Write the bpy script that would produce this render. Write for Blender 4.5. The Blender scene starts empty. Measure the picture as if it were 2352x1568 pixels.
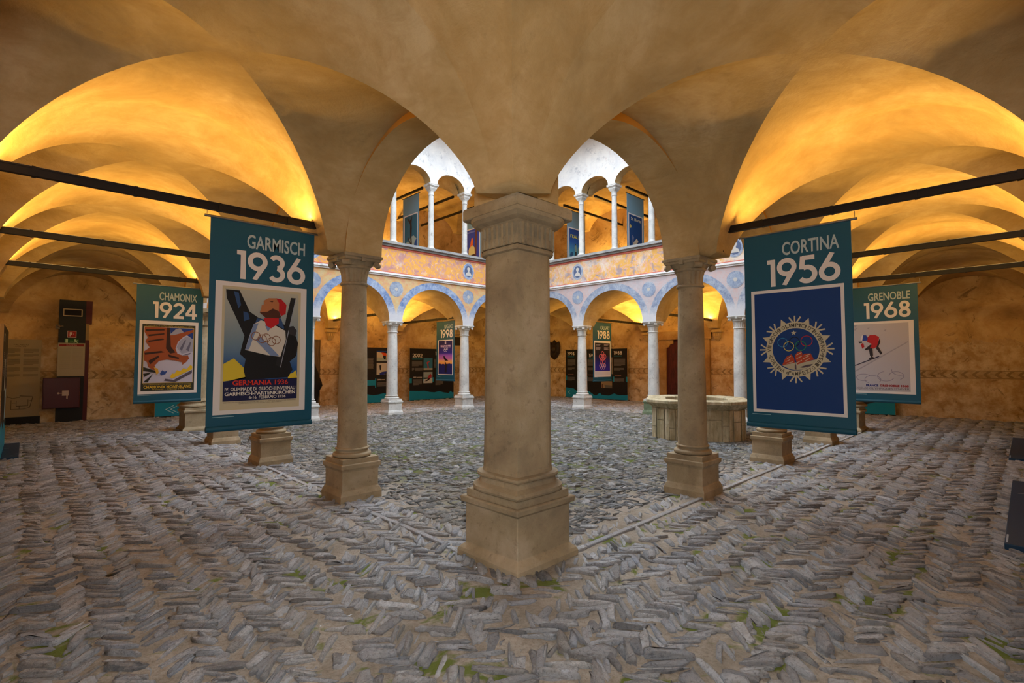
import bpy, bmesh, math, random
import numpy as np
from math import pi, sin, cos, radians, sqrt
from mathutils import Vector, Matrix
random.seed(4); RNG = np.random.default_rng(11)
S = bpy.context.scene; COL = S.collection

# ---------------------------------------------------------------- camera, sky, exposure
PITCH, YAW = 2.4419, 45.847
cam = bpy.data.cameras.new('camera'); cam.sensor_width = 36; cam.lens = 1149/2352*36
cam.clip_start = .05; cam.clip_end = 200
camo = bpy.data.objects.new('camera', cam); COL.objects.link(camo)
camo.location = (0, 0, 1.45)
camo.rotation_euler = (radians(90+PITCH), 0, radians(YAW-90))
S.camera = camo
S.view_settings.view_transform = 'Standard'; S.view_settings.look = 'None'
S.view_settings.gamma = 1; S.view_settings.exposure = 0.65
S.view_settings.use_curve_mapping = False
SKY = 6.6
W = bpy.data.worlds.new('sky'); S.world = W; W.use_nodes = True
bg = W.node_tree.nodes['Background']; bg.inputs[0].default_value = (.80, .90, 1.0, 1); bg.inputs[1].default_value = 5.2
# overcast sky: three times brighter overhead than at the horizon
_t = W.node_tree; _c = _t.nodes.new('ShaderNodeTexCoord'); _s = _t.nodes.new('ShaderNodeSeparateXYZ'); _r = _t.nodes.new('ShaderNodeMapRange')
_t.links.new(_c.outputs['Generated'], _s.inputs[0]); _t.links.new(_s.outputs[2], _r.inputs[0])
_r.inputs[1].default_value = 0; _r.inputs[2].default_value = 1; _r.inputs[3].default_value = SKY*.33; _r.inputs[4].default_value = SKY
_t.links.new(_r.outputs[0], bg.inputs[1])
S.cycles.use_denoising = True
S.cycles.max_bounces = 14; S.cycles.diffuse_bounces = 8; S.cycles.sample_clamp_indirect = 8

def lamp(name, kind, loc, energy, color, rot=(0, 0, 0), sx=1, sy=1, spread=180):
    l = bpy.data.lights.new(name, kind); l.energy = energy; l.color = color
    if kind == 'AREA':
        l.shape = 'RECTANGLE'; l.size = sx; l.size_y = sy; l.spread = radians(spread)
    else:
        l.shadow_soft_size = sx
    o = bpy.data.objects.new(name, l); COL.objects.link(o); o.location = loc; o.rotation_euler = rot
    return o
WARM = (1.0, .60, .14)
UP = (pi, 0, 0)

# ---------------------------------------------------------------- layout (metres)
LXI, LXO, LW = 2.38, 2.80, -.50          # arcade to the left: inner face, courtyard face, outer wall
L_Y = [2.6, 5.17, 7.68, 10.15, 12.68]
R_X = [2.6, 5.41, 7.90, 10.38, 12.85]
F_P = [(2.6, 12.68), (5.08, 12.58), (7.42, 12.50), (9.95, 12.42), (12.62, 12.34)]
G_P = [(12.85, 2.65), (12.79, 5.0), (12.74, 7.38), (12.68, 9.86), (12.62, 12.34)]
FWY = 16.60
def gwx(y): return 17.40-.072*y
ZS, RISE = 2.62, 1.0
VZ, VR = 2.62, 1.0

# ---------------------------------------------------------------- helpers
def tag(o, label, cat, group=None, kind=None):
    o['label'] = label; o['category'] = cat
    if group: o['group'] = group
    if kind: o['kind'] = kind
    return o
def thing(name, label, cat, loc=(0, 0, 0), rz=0, group=None, kind=None):
    o = bpy.data.objects.new(name, None); COL.objects.link(o); o.empty_display_size = .1
    o.location = loc; o.rotation_euler = (0, 0, rz)
    return tag(o, label, cat, group, kind)
class MB:
    def __init__(s): s.v = []; s.f = []; s.m = []; s.sm = []
    def add(s, v, f, m=0, smooth=False):
        o = len(s.v); s.v += [tuple(p) for p in v]
        s.f += [tuple(i+o for i in q) for q in f]; s.m += [m]*len(f); s.sm += [smooth]*len(f)
    def box(s, x0, x1, y0, y1, z0, z1, m=0):
        v = [(x0, y0, z0), (x1, y0, z0), (x1, y1, z0), (x0, y1, z0), (x0, y0, z1), (x1, y0, z1), (x1, y1, z1), (x0, y1, z1)]
        s.add(v, [(3, 2, 1, 0), (4, 5, 6, 7), (0, 1, 5, 4), (1, 2, 6, 5), (2, 3, 7, 6), (3, 0, 4, 7)], m)
    def loft(s, rings, m=0, smooth=False, cap=True, closed=True):
        n = len(rings[0]); v = [p for r in rings for p in r]; f = []
        for k in range(len(rings)-1):
            for i in range(n if closed else n-1):
                j = (i+1) % n
                f.append((k*n+i, k*n+j, (k+1)*n+j, (k+1)*n+i))
        s.add(v, f, m, smooth)
        if cap:
            s.add(rings[0], [tuple(range(n-1, -1, -1))], m); s.add(rings[-1], [tuple(range(n))], m)
    def lathe(s, prof, c=(0, 0), n=32, m=0, smooth=True, cap=True, flute=0, amp=0):
        rings = []
        for r, z in prof:
            rings.append([(c[0]+r*(1+amp*cos(flute*2*pi*i/n))*cos(2*pi*i/n), c[1]+r*(1+amp*cos(flute*2*pi*i/n))*sin(2*pi*i/n), z) for i in range(n)])
        s.loft(rings, m, smooth, cap)
    def square(s, prof, c=(0, 0), m=0):
        s.loft([[(c[0]-r, c[1]-r, z), (c[0]+r, c[1]-r, z), (c[0]+r, c[1]+r, z), (c[0]-r, c[1]+r, z)] for r, z in prof], m)
    def tube(s, pts, r, n=8, m=0):
        rings = []; pts = [Vector(p) for p in pts]
        for k, p in enumerate(pts):
            d = (pts[min(k+1, len(pts)-1)]-pts[max(k-1, 0)]).normalized()
            a = d.cross(Vector((0, 0, 1)))
            if a.length < .1: a = d.cross(Vector((1, 0, 0)))
            a.normalize(); b = d.cross(a)
            rings.append([p+a*r*cos(2*pi*i/n)+b*r*sin(2*pi*i/n) for i in range(n)])
        s.loft(rings, m, True)
    def build(s, name, mats, parent=None):
        me = bpy.data.meshes.new(name); me.from_pydata(s.v, [], s.f)
        if not isinstance(mats, (list, tuple)): mats = [mats]
        for t in mats: me.materials.append(t)
        me.polygons.foreach_set('material_index', s.m); me.polygons.foreach_set('use_smooth', s.sm)
        me.update()
        o = bpy.data.objects.new(name, me); COL.objects.link(o)
        if parent: o.parent = parent
        return o
def copy_tree(o, parent=None):
    c = o.copy(); COL.objects.link(c); c.parent = parent
    for ch in o.children: copy_tree(ch, c)
    return c
def bevel(o, w, seg=2):
    b = o.modifiers.new('bevel', 'BEVEL'); b.width = w; b.segments = seg; b.limit_method = 'ANGLE'; b.angle_limit = radians(35)
    return o

# ---------------------------------------------------------------- materials
def lin(c): return c/12.92 if c <= .04045 else ((c+.055)/1.055)**2.4
def C(h):
    h = h.lstrip('#'); return tuple(lin(int(h[i:i+2], 16)/255) for i in (0, 2, 4))+(1,)
class NT:
    def __init__(s, name):
        s.mat = bpy.data.materials.new(name); s.mat.use_nodes = True; s.t = s.mat.node_tree; s.t.nodes.clear()
        s.out = s.n('ShaderNodeOutputMaterial'); s.b = s.n('ShaderNodeBsdfPrincipled')
        s.l(s.b.outputs[0], s.out.inputs[0])
    def n(s, k, **kw):
        q = s.t.nodes.new(k)
        for a, b in kw.items(): setattr(q, a, b)
        return q
    def l(s, a, b): s.t.links.new(a, b)
    def inp(s, sock, v):
        if hasattr(v, 'links') or hasattr(v, 'is_output'): s.l(v, sock)
        else: sock.default_value = v
    def geo(s): return s.n('ShaderNodeNewGeometry').outputs['Position']
    def mapping(s, v, scale=(1, 1, 1), rot=(0, 0, 0)):
        q = s.n('ShaderNodeMapping'); s.l(v, q.inputs[0]); q.inputs['Scale'].default_value = scale; q.inputs['Rotation'].default_value = rot
        return q.outputs[0]
    def noise(s, v, sc, det=5, rough=.6, dist=0):
        q = s.n('ShaderNodeTexNoise'); s.l(v, q.inputs['Vector']); q.inputs['Scale'].default_value = sc
        q.inputs['Detail'].default_value = det; q.inputs['Roughness'].default_value = rough; q.inputs['Distortion'].default_value = dist
        return q.outputs[0]
    def vor(s, v, sc, feature='F1'):
        q = s.n('ShaderNodeTexVoronoi', feature=feature); s.l(v, q.inputs['Vector']); q.inputs['Scale'].default_value = sc
        return q.outputs['Distance']
    def math(s, op, a, b=0, c=0):
        q = s.n('ShaderNodeMath', operation=op)
        for i, x in enumerate((a, b, c)): s.inp(q.inputs[i], x)
        return q.outputs[0]
    def ramp(s, f, stops):
        q = s.n('ShaderNodeValToRGB'); s.l(f, q.inputs[0]); e = q.color_ramp.elements
        while len(e) < len(stops): e.new(.5)
        for el, (p, c) in zip(e, stops):
            el.position = p; el.color = c if not isinstance(c, (int, float)) else (c, c, c, 1)
        return q.outputs[0]
    def mix(s, f, a, b, mode='MIX'):
        q = s.n('ShaderNodeMix', data_type='RGBA', blend_type=mode)
        s.inp(q.inputs[0], f); s.inp(q.inputs[6], a); s.inp(q.inputs[7], b)
        return q.outputs[2]
    def sep(s, v):
        q = s.n('ShaderNodeSeparateXYZ'); s.l(v, q.inputs[0]); return q.outputs
    def band(s, v, a, b):
        return s.math('MULTIPLY', s.math('GREATER_THAN', v, a), s.math('LESS_THAN', v, b))
    def bump(s, h, st=.3, d=.02):
        q = s.n('ShaderNodeBump'); q.inputs['Strength'].default_value = st; q.inputs['Distance'].default_value = d
        s.l(h, q.inputs['Height']); s.l(q.outputs[0], s.b.inputs['Normal'])
    def done(s, col, rough=.8, spec=.3):
        s.inp(s.b.inputs['Base Color'], col); s.inp(s.b.inputs['Roughness'], rough)
        s.b.inputs['Specular IOR Level'].default_value = spec
        return s.mat
_flat = {}
def flat(h, rough=.6, spec=.25, metal=0):
    k = (h, rough, metal)
    if k not in _flat:
        t = NT('paint_'+h.strip('#')); t.b.inputs['Metallic'].default_value = metal
        _flat[k] = t.done(C(h), rough, spec)
    return _flat[k]
def m_vault():
    t = NT('ochre_lime_plaster'); p = t.geo()
    n1 = t.noise(p, .9, 8, .65, .6); n2 = t.noise(t.mapping(p, (1, 1, 2.2)), 4, 8, .7, .4); n3 = t.noise(p, 38, 4, .6)
    c = t.ramp(n1, [(.33, C('#977d53')), (.5, C('#b39768')), (.66, C('#c4aa7f'))])
    c = t.mix(t.ramp(n2, [(.42, 0), (.68, .55)]), c, C('#a07f4c'))
    c = t.mix(t.ramp(t.noise(p, 2.2, 10, .75), [(.60, 0), (.72, .35)]), c, C('#6f5a3c'))
    t.bump(t.math('ADD', t.math('MULTIPLY', n2, 1.4), t.math('MULTIPLY', n3, .35)), .35, .03)
    return t.done(c, .9, .15)
def m_wall():
    t = NT('old_wall_plaster'); p = t.geo(); x, y, z = t.sep(p)
    n1 = t.noise(p, 1.1, 9, .68, .4); n2 = t.noise(p, 3.4, 9, .72); n3 = t.noise(p, 30, 4)
    c = t.ramp(n1, [(.30, C('#8f7148')), (.46, C('#b99663')), (.6, C('#cdae7e'))])
    pale = t.mix(t.ramp(n2, [(.40, 0), (.62, .9)]), C('#a5855a'), C('#dccaa9'))
    c = t.mix(t.ramp(t.math('ADD', z, t.math('MULTIPLY', n1, 1.4)), [(0, 1), (1, 1)]), c, c)
    lowm = t.math('LESS_THAN', t.math('ADD', z, t.math('MULTIPLY', t.math('SUBTRACT', n2, .5), 1.6)), 2.0)
    c = t.mix(t.math('MULTIPLY', lowm, .75), c, pale)
    c = t.mix(t.ramp(t.noise(p, 2.6, 10, .8, .8), [(.56, 0), (.63, .75)]), c, C('#6a5136'))
    # painted band of chevrons along the wall
    h = t.math('ADD', x, y)
    zz = t.math('MULTIPLY', t.math('ABSOLUTE', t.math('SUBTRACT', z, 1.15)), 1.0)
    st = t.math('FRACT', t.math('MULTIPLY', t.math('ADD', h, zz), 5.2))
    chev = t.math('MULTIPLY', t.math('LESS_THAN', st, .35), t.band(z, 1.07, 1.23))
    line = t.math('ADD', t.band(z, 1.235, 1.255), t.band(z, 1.045, 1.065))
    m = t.math('MULTIPLY', t.math('ADD', chev, line), t.ramp(n2, [(.3, .25), (.6, .75)]))
    c = t.mix(t.math('MULTIPLY', t.band(z, 1.045, 1.255), .25), c, C('#8b7656'))
    c = t.mix(m, c, C('#6d573b'))
    t.bump(t.math('ADD', n2, t.math('MULTIPLY', n3, .3)), .4, .03)
    return t.done(c, .92, .12)
def m_stone(name, a, b, c_, moss=False):
    t = NT(name); p = t.geo()
    n1 = t.noise(p, 2.2, 8, .65, .3); n2 = t.noise(p, 16, 6, .7); n3 = t.noise(p, 70, 3)
    c = t.ramp(n1, [(.32, C(a)), (.5, C(b)), (.68, C(c_))])
    c = t.mix(t.ramp(n2, [(.56, 0), (.70, .55)]), c, C('#6a5a44'))
    c = t.mix(t.ramp(t.vor(p, 46), [(.0, .5), (.16, 0)]), c, C('#5c4d3a'))
    if moss:
        c = t.mix(t.ramp(t.noise(t.mapping(p, (9, 9, .8)), 1, 6, .7, .4), [(.46, 0), (.62, .65)]), c, C('#5f5a34'))
        c = t.mix(t.ramp(t.noise(t.mapping(p, (7, 7, .6)), 1.7, 5, .7), [(.52, 0), (.66, .6)]), c, C('#d0c6ae'))
    t.bump(t.math('ADD', n2, t.math('MULTIPLY', n3, .5)), .3, .012)
    return t.done(c, .75, .3)
def m_fresco(name, base, alts, washed):
    t = NT(name); p = t.geo()
    w = t.n('ShaderNodeVectorMath', operation='ADD'); t.l(p, w.inputs[0])
    q = t.n('ShaderNodeTexNoise'); t.l(p, q.inputs['Vector']); q.inputs['Scale'].default_value = 2.2; q.inputs['Detail'].default_value = 2
    sc = t.n('ShaderNodeVectorMath', operation='SCALE'); t.l(q.outputs['Color'], sc.inputs[0]); sc.inputs['Scale'].default_value = .5
    t.l(sc.outputs[0], w.inputs[1]); d = w.outputs[0]
    wv = t.n('ShaderNodeTexWave', wave_type='RINGS', rings_direction='SPHERICAL'); t.l(d, wv.inputs['Vector'])
    wv.inputs['Scale'].default_value = 2.2; wv.inputs['Distortion'].default_value = 11; wv.inputs['Detail'].default_value = 2; wv.inputs['Detail Scale'].default_value = 2.5
    n1 = t.noise(d, 4, 6, .6); n2 = t.noise(d, 6.5, 7, .7, .5); n3 = t.noise(p, 1.4, 7, .7)
    c = C(base)
    c = t.mix(t.ramp(wv.outputs['Fac'], [(.62, 0), (.80, .8)]), c, C(alts[0]))
    c = t.mix(t.ramp(n1, [(.52, 0), (.62, .8)]), c, C(alts[1]))
    c = t.mix(t.ramp(n2, [(.56, 0), (.66, .8)]), c, C(alts[2]))
    c = t.mix(t.ramp(n3, [(.62-.30*washed, 0), (.75-.22*washed, .8)]), c, C('#d3ccc4'))
    c = t.mix(t.ramp(t.noise(p, 26, 6, .7), [(.60, 0), (.70, .5)]), c, C('#6a6672'))
    return t.done(c, .9, .1)
def m_paint(name, a, b, speck, lines=0):
    t = NT(name); p = t.geo()
    c = t.mix(t.ramp(t.noise(t.mapping(p, (1, 1, 1)), 5, 8, .75, .5), [(.38, 0), (.64, 1)]), C(a), C(b))
    c = t.mix(t.ramp(t.noise(p, 24, 6, .75), [(.54, 0), (.66, .6)]), c, C(speck))
    if lines:
        c = t.mix(t.ramp(t.noise(t.mapping(p, (1, 1, 1.6)), 2.1, 7, .7, .8), [(.50, 0), (.64, .8)]), c, C(lines))
    z = t.math('ADD', t.sep(p)[2], t.math('MULTIPLY', t.noise(p, 3, 6, .7), .5))
    c = t.mix(t.ramp(t.math('SUBTRACT', z, 2.9), [(.12, .85), (.42, 0)]), c, C('#cbc9cb'))
    return t.done(c, .9, .1)
def m_upper():
    t = NT('weathered_white_plaster'); p = t.geo()
    n = t.noise(p, 1.6, 9, .7, .5); n2 = t.noise(p, 5, 8, .75)
    c = t.ramp(n, [(.3, C('#c9c9cc')), (.6, C('#e4e2df'))])
    c = t.mix(t.ramp(n2, [(.56, 0), (.68, .7)]), c, C('#8a8f9b'))
    c = t.mix(t.ramp(t.noise(p, 2.9, 8, .7), [(.60, 0), (.70, .4)]), c, C('#b98f86'))
    return t.done(c, .9, .1)
def m_slate(name, cols, wet=.0):
    t = NT(name); g = t.n('ShaderNodeNewGeometry'); p = g.outputs['Position']; r = g.outputs['Random Per Island']
    n1 = t.noise(p, 14, 7, .7, .6); n2 = t.noise(p, 60, 5, .7); n3 = t.noise(p, 1.2, 4, .6)
    c = t.ramp(r, [(i/(len(cols)-1), C(h)) for i, h in enumerate(cols)])
    c = t.mix(t.ramp(n1, [(.40, 0), (.66, .7)]), c, C('#aca9a5'))
    c = t.mix(t.ramp(n2, [(.52, 0), (.68, .6)]), c, C('#47464a'))
    c = t.mix(t.ramp(n3, [(.45, 0), (.65, .3)]), c, C('#b5a690'))
    n4 = t.noise(t.mapping(p, (40, 40, 160)), 1.0, 6, .75, .8)
    t.bump(t.math('ADD', t.math('ADD', n1, n4), t.math('MULTIPLY', n2, .6)), 1.0, .025)
    return t.done(c, .55-wet, .5)
def m_mortar(name, a, b, moss, mcol, near=None):
    t = NT(name); p = t.geo()
    n1 = t.noise(p, 3, 8, .7); n2 = t.noise(p, 45, 6, .75); n3 = t.noise(p, 2.3, 5, .6, .6)
    c = t.ramp(n1, [(.35, C(a)), (.65, C(b))])
    c = t.mix(t.ramp(n2, [(.45, 0), (.7, .6)]), c, C('#5f513f'))
    c = t.mix(t.ramp(n3, [(moss, 0), (moss+.05, .9)]), c, C(mcol))
    if near:
        x, y, z = t.sep(p); e = t.math('ADD', t.math('MINIMUM', x, y), t.math('MULTIPLY', n3, 1.2))
        c = t.mix(t.ramp(t.math('MULTIPLY', t.math('SUBTRACT', e, 3.4), .8), [(.1, 1), (.9, 0)]), c, C(near))
    t.bump(n2, .8, .015)
    return t.done(c, .95, .1)
def m_wood(name, a, b):
    t = NT(name); p = t.geo()
    n = t.noise(t.mapping(p, (14, 14, 1.2)), 2, 6, .6, .5)
    t.bump(n, .2, .01)
    return t.done(t.ramp(n, [(.35, C(a)), (.65, C(b))]), .6, .3)
M = dict(
    vault=m_vault(), wall=m_wall(),
    stone=m_stone('warm_limestone', '#7e6e57', '#978669', '#ab9a80'),
    pale=m_stone('daylit_limestone', '#a9a7a4', '#c0beba', '#cfccc6'),  # near columns' stone again, paler tone painted in for the court's daylight
    well=m_stone('weathered_well_stone', '#8f8061', '#b0a182', '#c4b89d', True),
    mossy=m_stone('mossy_stone', '#53604a', '#6f7c62', '#8a8f78'),
    friezeF=m_fresco('orange_grotesque_fresco', '#d9a052', ['#c28e80', '#a97f86', '#e3bfa2'], .12),
    friezeG=m_fresco('faded_grotesque_fresco', '#d3a158', ['#cfa08c', '#8d8490', '#ddc4ae'], .5),
    spanF=m_paint('faded_orange_spandrel_paint', '#cf9c68', '#c4b78c', '#c9877a', '#c58a7c'),
    spanG=m_paint('faded_pink_spandrel_paint', '#c0a6a2', '#b5b3b8', '#c08f86', '#a9a3a8'),
    archF=m_paint('blue_painted_archivolt', '#6079a6', '#a9b4c6', '#3f5a8c'),
    archG=m_paint('grey_blue_painted_archivolt', '#76839c', '#adb2bc', '#4d5770'),
    upper=m_upper(), roundel=m_paint('grey_blue_roundel_paint', '#7d8ba3', '#a2abb9', '#5d6a84'),
    sill=m_stone('grey_sill_stone', '#77777a', '#8e8d8c', '#a09d98'),
    slate=m_slate('split_slate', ['#6f7075', '#b0b2b8', '#cccdd0', '#8d8f95', '#dadbdd', '#b4b9c4', '#98948f']),
    pebble=m_slate('courtyard_cobble', ['#3c4044', '#5a6268', '#6f726c', '#383a3c', '#8e949a', '#4a545c', '#66624f', '#474845', '#c6c8ca', '#5f676e', '#403f3d'], .12),
    mortar=m_mortar('sandy_mortar', '#857b6d', '#b0a699', .57, '#5d6a22'),
    mossmortar=m_mortar('mossy_earth_joints', '#46412f', '#5f5a49', .50, '#565f2c', '#9a9084'),
    black=flat('#15100d', .5), teal=flat('#0a5c69', .55), white=flat('#cfc9c4', .6), grey=flat('#8f9a9d', .6),
    metal=flat('#8c8c8c', .35, .5, 1), cable=flat('#0c0a09', .5), board=flat('#191619', .55), btl=flat('#1181a0', .55),
    red_wood=m_wood('dark_red_door_wood', '#3a1410', '#572019'),
)

# ---------------------------------------------------------------- floor: slate slabs on edge in herringbone rows
def stones(cx, cy, ang, ln, th, h, rings=3, seg=8):
    """arrays of stones -> vertex array and face array (each stone an irregular split slab set on edge)"""
    n = len(cx); k = np.arange(seg); a = 2*np.pi*(k+.5)/seg
    sx = np.sign(np.cos(a))*np.abs(np.cos(a))**.45; sy = np.sign(np.sin(a))*np.abs(np.sin(a))**.6
    ox = sx[None]*(ln[:, None]/2)*(1+RNG.normal(0, .14, (n, seg))); oy = sy[None]*(th[:, None]/2)*(1+RNG.normal(0, .28, (n, seg)))
    ca, sa = np.cos(ang)[:, None], np.sin(ang)[:, None]
    tilt = RNG.normal(0, .22, n)[:, None]; tl = RNG.normal(0, .05, n)[:, None]
    V = []
    for r in range(rings):
        if r == 0: s, z = 1.08, np.full((n, seg), -.03)
        elif r == rings-1: s, z = .80, h[:, None]+np.zeros((n, seg))
        else: s, z = 1.0, (h*.62)[:, None]+np.zeros((n, seg))
        px, pyy = ox*s, oy*(s if r < rings-1 else .62)
        if r > 0: z = z+pyy*tilt+px*tl+RNG.normal(0, .0022, (n, seg))
        V.append(np.stack([cx[:, None]+px*ca-pyy*sa, cy[:, None]+px*sa+pyy*ca, z], -1))
    V = np.stack(V, 1).reshape(-1, 3)
    base = np.arange(n)[:, None]*(rings*seg); side = []
    for r in range(rings-1):
        for i in range(seg):
            j = (i+1) % seg; side.append((r*seg+i, r*seg+j, (r+1)*seg+j, (r+1)*seg+i))
    t = (rings-1)*seg
    for i in range(1, seg-2, 2): side.append((t, t+i, t+i+1, t+i+2))
    F = (base[:, :, None]+np.array(side)[None]).reshape(-1, 4)
    return V, F
def rows(origin, dirv, length, width, rw, pitch, ln, th, hh, mask):
    """rows of stones laid along dirv, leaning one way then the other"""
    d = np.array(dirv)/np.hypot(*dirv); p = np.array([-d[1], d[0]])
    nr = int(width/rw); ns = int(length/pitch)
    i, j = np.meshgrid(np.arange(nr), np.arange(ns), indexing='ij'); i = i.ravel(); j = j.ravel()
    u = j*pitch+RNG.normal(0, pitch*.16, len(i))+(i % 7)*pitch*.37; w = (i+.5)*rw+RNG.normal(0, rw*.07, len(i))
    w = w+.016*np.sin(u*1.3+i*.9)+.012*np.sin(u*3.1+i*2.1)
    x = origin[0]+d[0]*u+p[0]*w; y = origin[1]+d[1]*u+p[1]*w
    a = np.arctan2(d[1], d[0])+np.where(i % 2 == 0, 1, -1)*np.pi/4+RNG.normal(0, .17, len(i))
    k = mask(x, y)&(x*.697+y*.717 > .9); x, y, a = x[k], y[k], a[k]; n = len(x)
    hole = np.sin(x*2.3+1.3*np.sin(y*1.7))*np.sin(y*2.9+1.1*np.sin(x*2.1))+RNG.normal(0, .35, n) > 1.05
    x, y, a = x[~hole], y[~hole], a[~hole]; n = len(x)
    L = ln*RNG.uniform(.55, 1.25, n); T = th*np.clip(RNG.lognormal(0, .38, n), .4, 2.2); H = hh+RNG.normal(0, hh*.65, n)
    return x, y, a, L, T, np.clip(H, -.004, .045)
def court(x, y): return (x > 2.75)&(x < 12.6)&(y > 2.75)&(y < 12.45)
def gap(x, y): return ((np.abs(x-2.42) < .035)&(y > 2.4)&(y < 12.6)) | ((np.abs(y-2.46) < .035)&(x > 2.4)&(x < 12.8))
def inside(x, y): return (y < FWY-.02)&(x > LW)&(y > LW)&(x < 17.40-.072*y-.02)
left = lambda x, y: inside(x, y)&~gap(x, y)&((x < 2.75)|(x > 12.6))&(y >= x-.02*0)&(y < 12.5)&(x < 2.75)
right = lambda x, y: inside(x, y)&~gap(x, y)&(y < 2.75)&(x > y)
farl = lambda x, y: inside(x, y)&(y >= 12.45)&~((x > 12.6)&(x-12.6 > y-12.45))
farr = lambda x, y: inside(x, y)&(x >= 12.6)&(y >= 2.75)&~((y > 12.45)&(x-12.6 <= y-12.45))
farl2 = lambda x, y: farl(x, y)
V, F, MI = [], [], []; off = 0
def put(a, mi, rings=3):
    global off
    v, f = stones(*a, rings=rings); V.append(v); F.append(f+off); MI.append(np.full(len(f), mi)); off += len(v)
A = ((-.5, 0), (0, 1), 17, 3.4)
put(rows((2.9, -.5), (0, 1), 13.2, 3.5, .152, .047, .205, .037, .015, left), 0)
put(rows((-.5, -.5), (1, 0), 18, 3.4, .152, .047, .205, .037, .015, right), 0)
put(rows((-.6, 12.4), (1, 0), 18, 4.3, .16, .075, .2, .07, .012, farl), 0, 2)
put(rows((17.3, 2.7), (0, 1), 14, 4.8, .16, .075, .2, .07, .012, farr), 0, 2)
put(rows((-2.8, 7.2), (1, -1), 16, 17, .105, .05, .135, .042, .012, court), 1)
V = np.concatenate(V); F = np.concatenate(F); MI = np.concatenate(MI)
# bedding: mortar in the arcades, mossy earth in the court, as grids with gentle undulation
def grid(x0, x1, y0, y1, st, mi):
    global V, F, MI
    nx, ny = int((x1-x0)/st)+1, int((y1-y0)/st)+1
    X, Y = np.meshgrid(np.linspace(x0, x1, nx), np.linspace(y0, y1, ny), indexing='ij')
    Z = .0045+.003*np.sin(X*9+Y*3)+.003*np.sin(Y*11-X*4)+RNG.normal(0, .0022, X.shape)
    v = np.stack([X, Y, Z], -1).reshape(-1, 3)
    q = (np.arange(nx-1)[:, None]*ny+np.arange(ny-1)[None]).ravel()
    f = np.stack([q, q+ny, q+ny+1, q+1], -1)+len(V)
    V = np.concatenate([V, v]); F = np.concatenate([F, f]); MI = np.concatenate([MI, np.full(len(f), mi)])
grid(-.6, 17.6, -.6, 2.75, .06, 2); grid(-.6, 2.75, 2.75, 12.5, .06, 2); grid(2.75, 12.65, 2.75, 12.5, .08, 3)
grid(-.6, 17.6, 12.5, 16.7, .15, 2); grid(12.65, 17.6, 2.75, 12.5, .15, 2)
me = bpy.data.meshes.new('floor'); me.vertices.add(len(V)); me.vertices.foreach_set('co', V.astype(np.float32).ravel())
me.loops.add(F.size); me.loops.foreach_set('vertex_index', F.astype(np.int32).ravel())
me.polygons.add(len(F)); me.polygons.foreach_set('loop_start', np.arange(0, F.size, 4, dtype=np.int32))
me.polygons.foreach_set('material_index', MI.astype(np.int32)); me.update(calc_edges=True)
for k in ('slate', 'pebble', 'mortar', 'mossmortar'): me.materials.append(M[k])
fl = bpy.data.objects.new('floor', me); COL.objects.link(fl)
tag(fl, 'cobbled floor of slate slabs set on edge in herringbone rows', 'floor', kind='structure')
# thin stone strips joining the column feet
for k, (x0, x1, y0, y1) in enumerate([(2.395, 2.445, 2.3, 12.5), (2.3, 12.7, 2.435, 2.485)]):
    m = MB(); a = 0; horiz = x1-x0 > 1; tot = (x1-x0) if horiz else (y1-y0)
    while a < tot-.05:
        b = min(tot, a+random.uniform(.35, .9)); h = random.uniform(.018, .03); j = random.uniform(-.006, .006)
        if horiz: m.box(x0+a, x0+b-.008, y0+j, y1+j, -.03, h)
        else: m.box(x0+j, x1+j, y0+a, y0+b-.008, -.03, h)
        a = b
    o = m.build('trim_%d' % (k+1), M['slate']); bevel(o, .008)
    tag(o, ['narrow stone kerb between the column feet on the left side', 'narrow stone kerb between the column feet on the right side'][k], 'kerb', kind='structure')

# ---------------------------------------------------------------- groin vaults
CUT = .875
def vault(m, p00, p10, p11, p01, zs, rise, N=20):
    P = [Vector((*p, 0)) for p in (p00, p10, p11, p01)]
    q_ = [CUT*sin(pi/2*i/(N-1)) for i in range(N)]+[1.0]
    g = [-x for x in q_[:0:-1]]+q_
    def pt(i, j):
        u, v = g[i+N], g[j+N]; a, b = (u+1)/2, (v+1)/2
        q = P[0]*(1-a)*(1-b)+P[1]*a*(1-b)+P[2]*a*b+P[3]*(1-a)*b
        mn = min(abs(u), abs(v)); mx = max(abs(u), abs(v))
        return (q.x, q.y, zs+rise*max(0, 1-(mn/CUT)**2)**(.5+.22*(mn/max(mx, 1e-6))**4)*(1+.06*mx**6*(1-(mn/max(mx, 1e-6))**2)))
    for sgn, ax in ((1, 0), (-1, 0), (1, 1), (-1, 1)):
        idx = {}; vv = []; ff = []
        def vid(i, j):
            if (i, j) not in idx: idx[(i, j)] = len(vv); vv.append(pt(i, j))
            return idx[(i, j)]
        for a in range(0, N):               # a: distance from crown along the severy, rows across
            for b in range(-a-1, a+1):
                q = [(a, b), (a+1, b), (a+1, b+1), (a, b+1)]
                q = [c for c in q if abs(c[1]) <= c[0]]
                if len(q) < 3: continue
                q = [((sgn*c[0], c[1]) if ax == 0 else (c[1], sgn*c[0])) for c in q]
                ids = [vid(*c) for c in q]
                if (sgn > 0) == (ax == 0): ids.reverse()
                ff.append(tuple(ids))
        m.add(vv, ff, 0, True)
RYI = 2.45
def ceil(name, cells, label, zs=VZ, rise=VR):
    m = MB()
    for c in cells: vault(m, *c, zs, rise)
    return tag(m.build(name, M['vault']), label, 'vaulted ceiling', kind='structure')
ceil('ceiling', [((LW, LW), (LXI, LW), (LXI, RYI), (LW, RYI))], 'brown plaster groin vault over the arcade corner nearest the viewer')
ys = [RYI]+L_Y[1:4]+[12.85]
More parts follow.
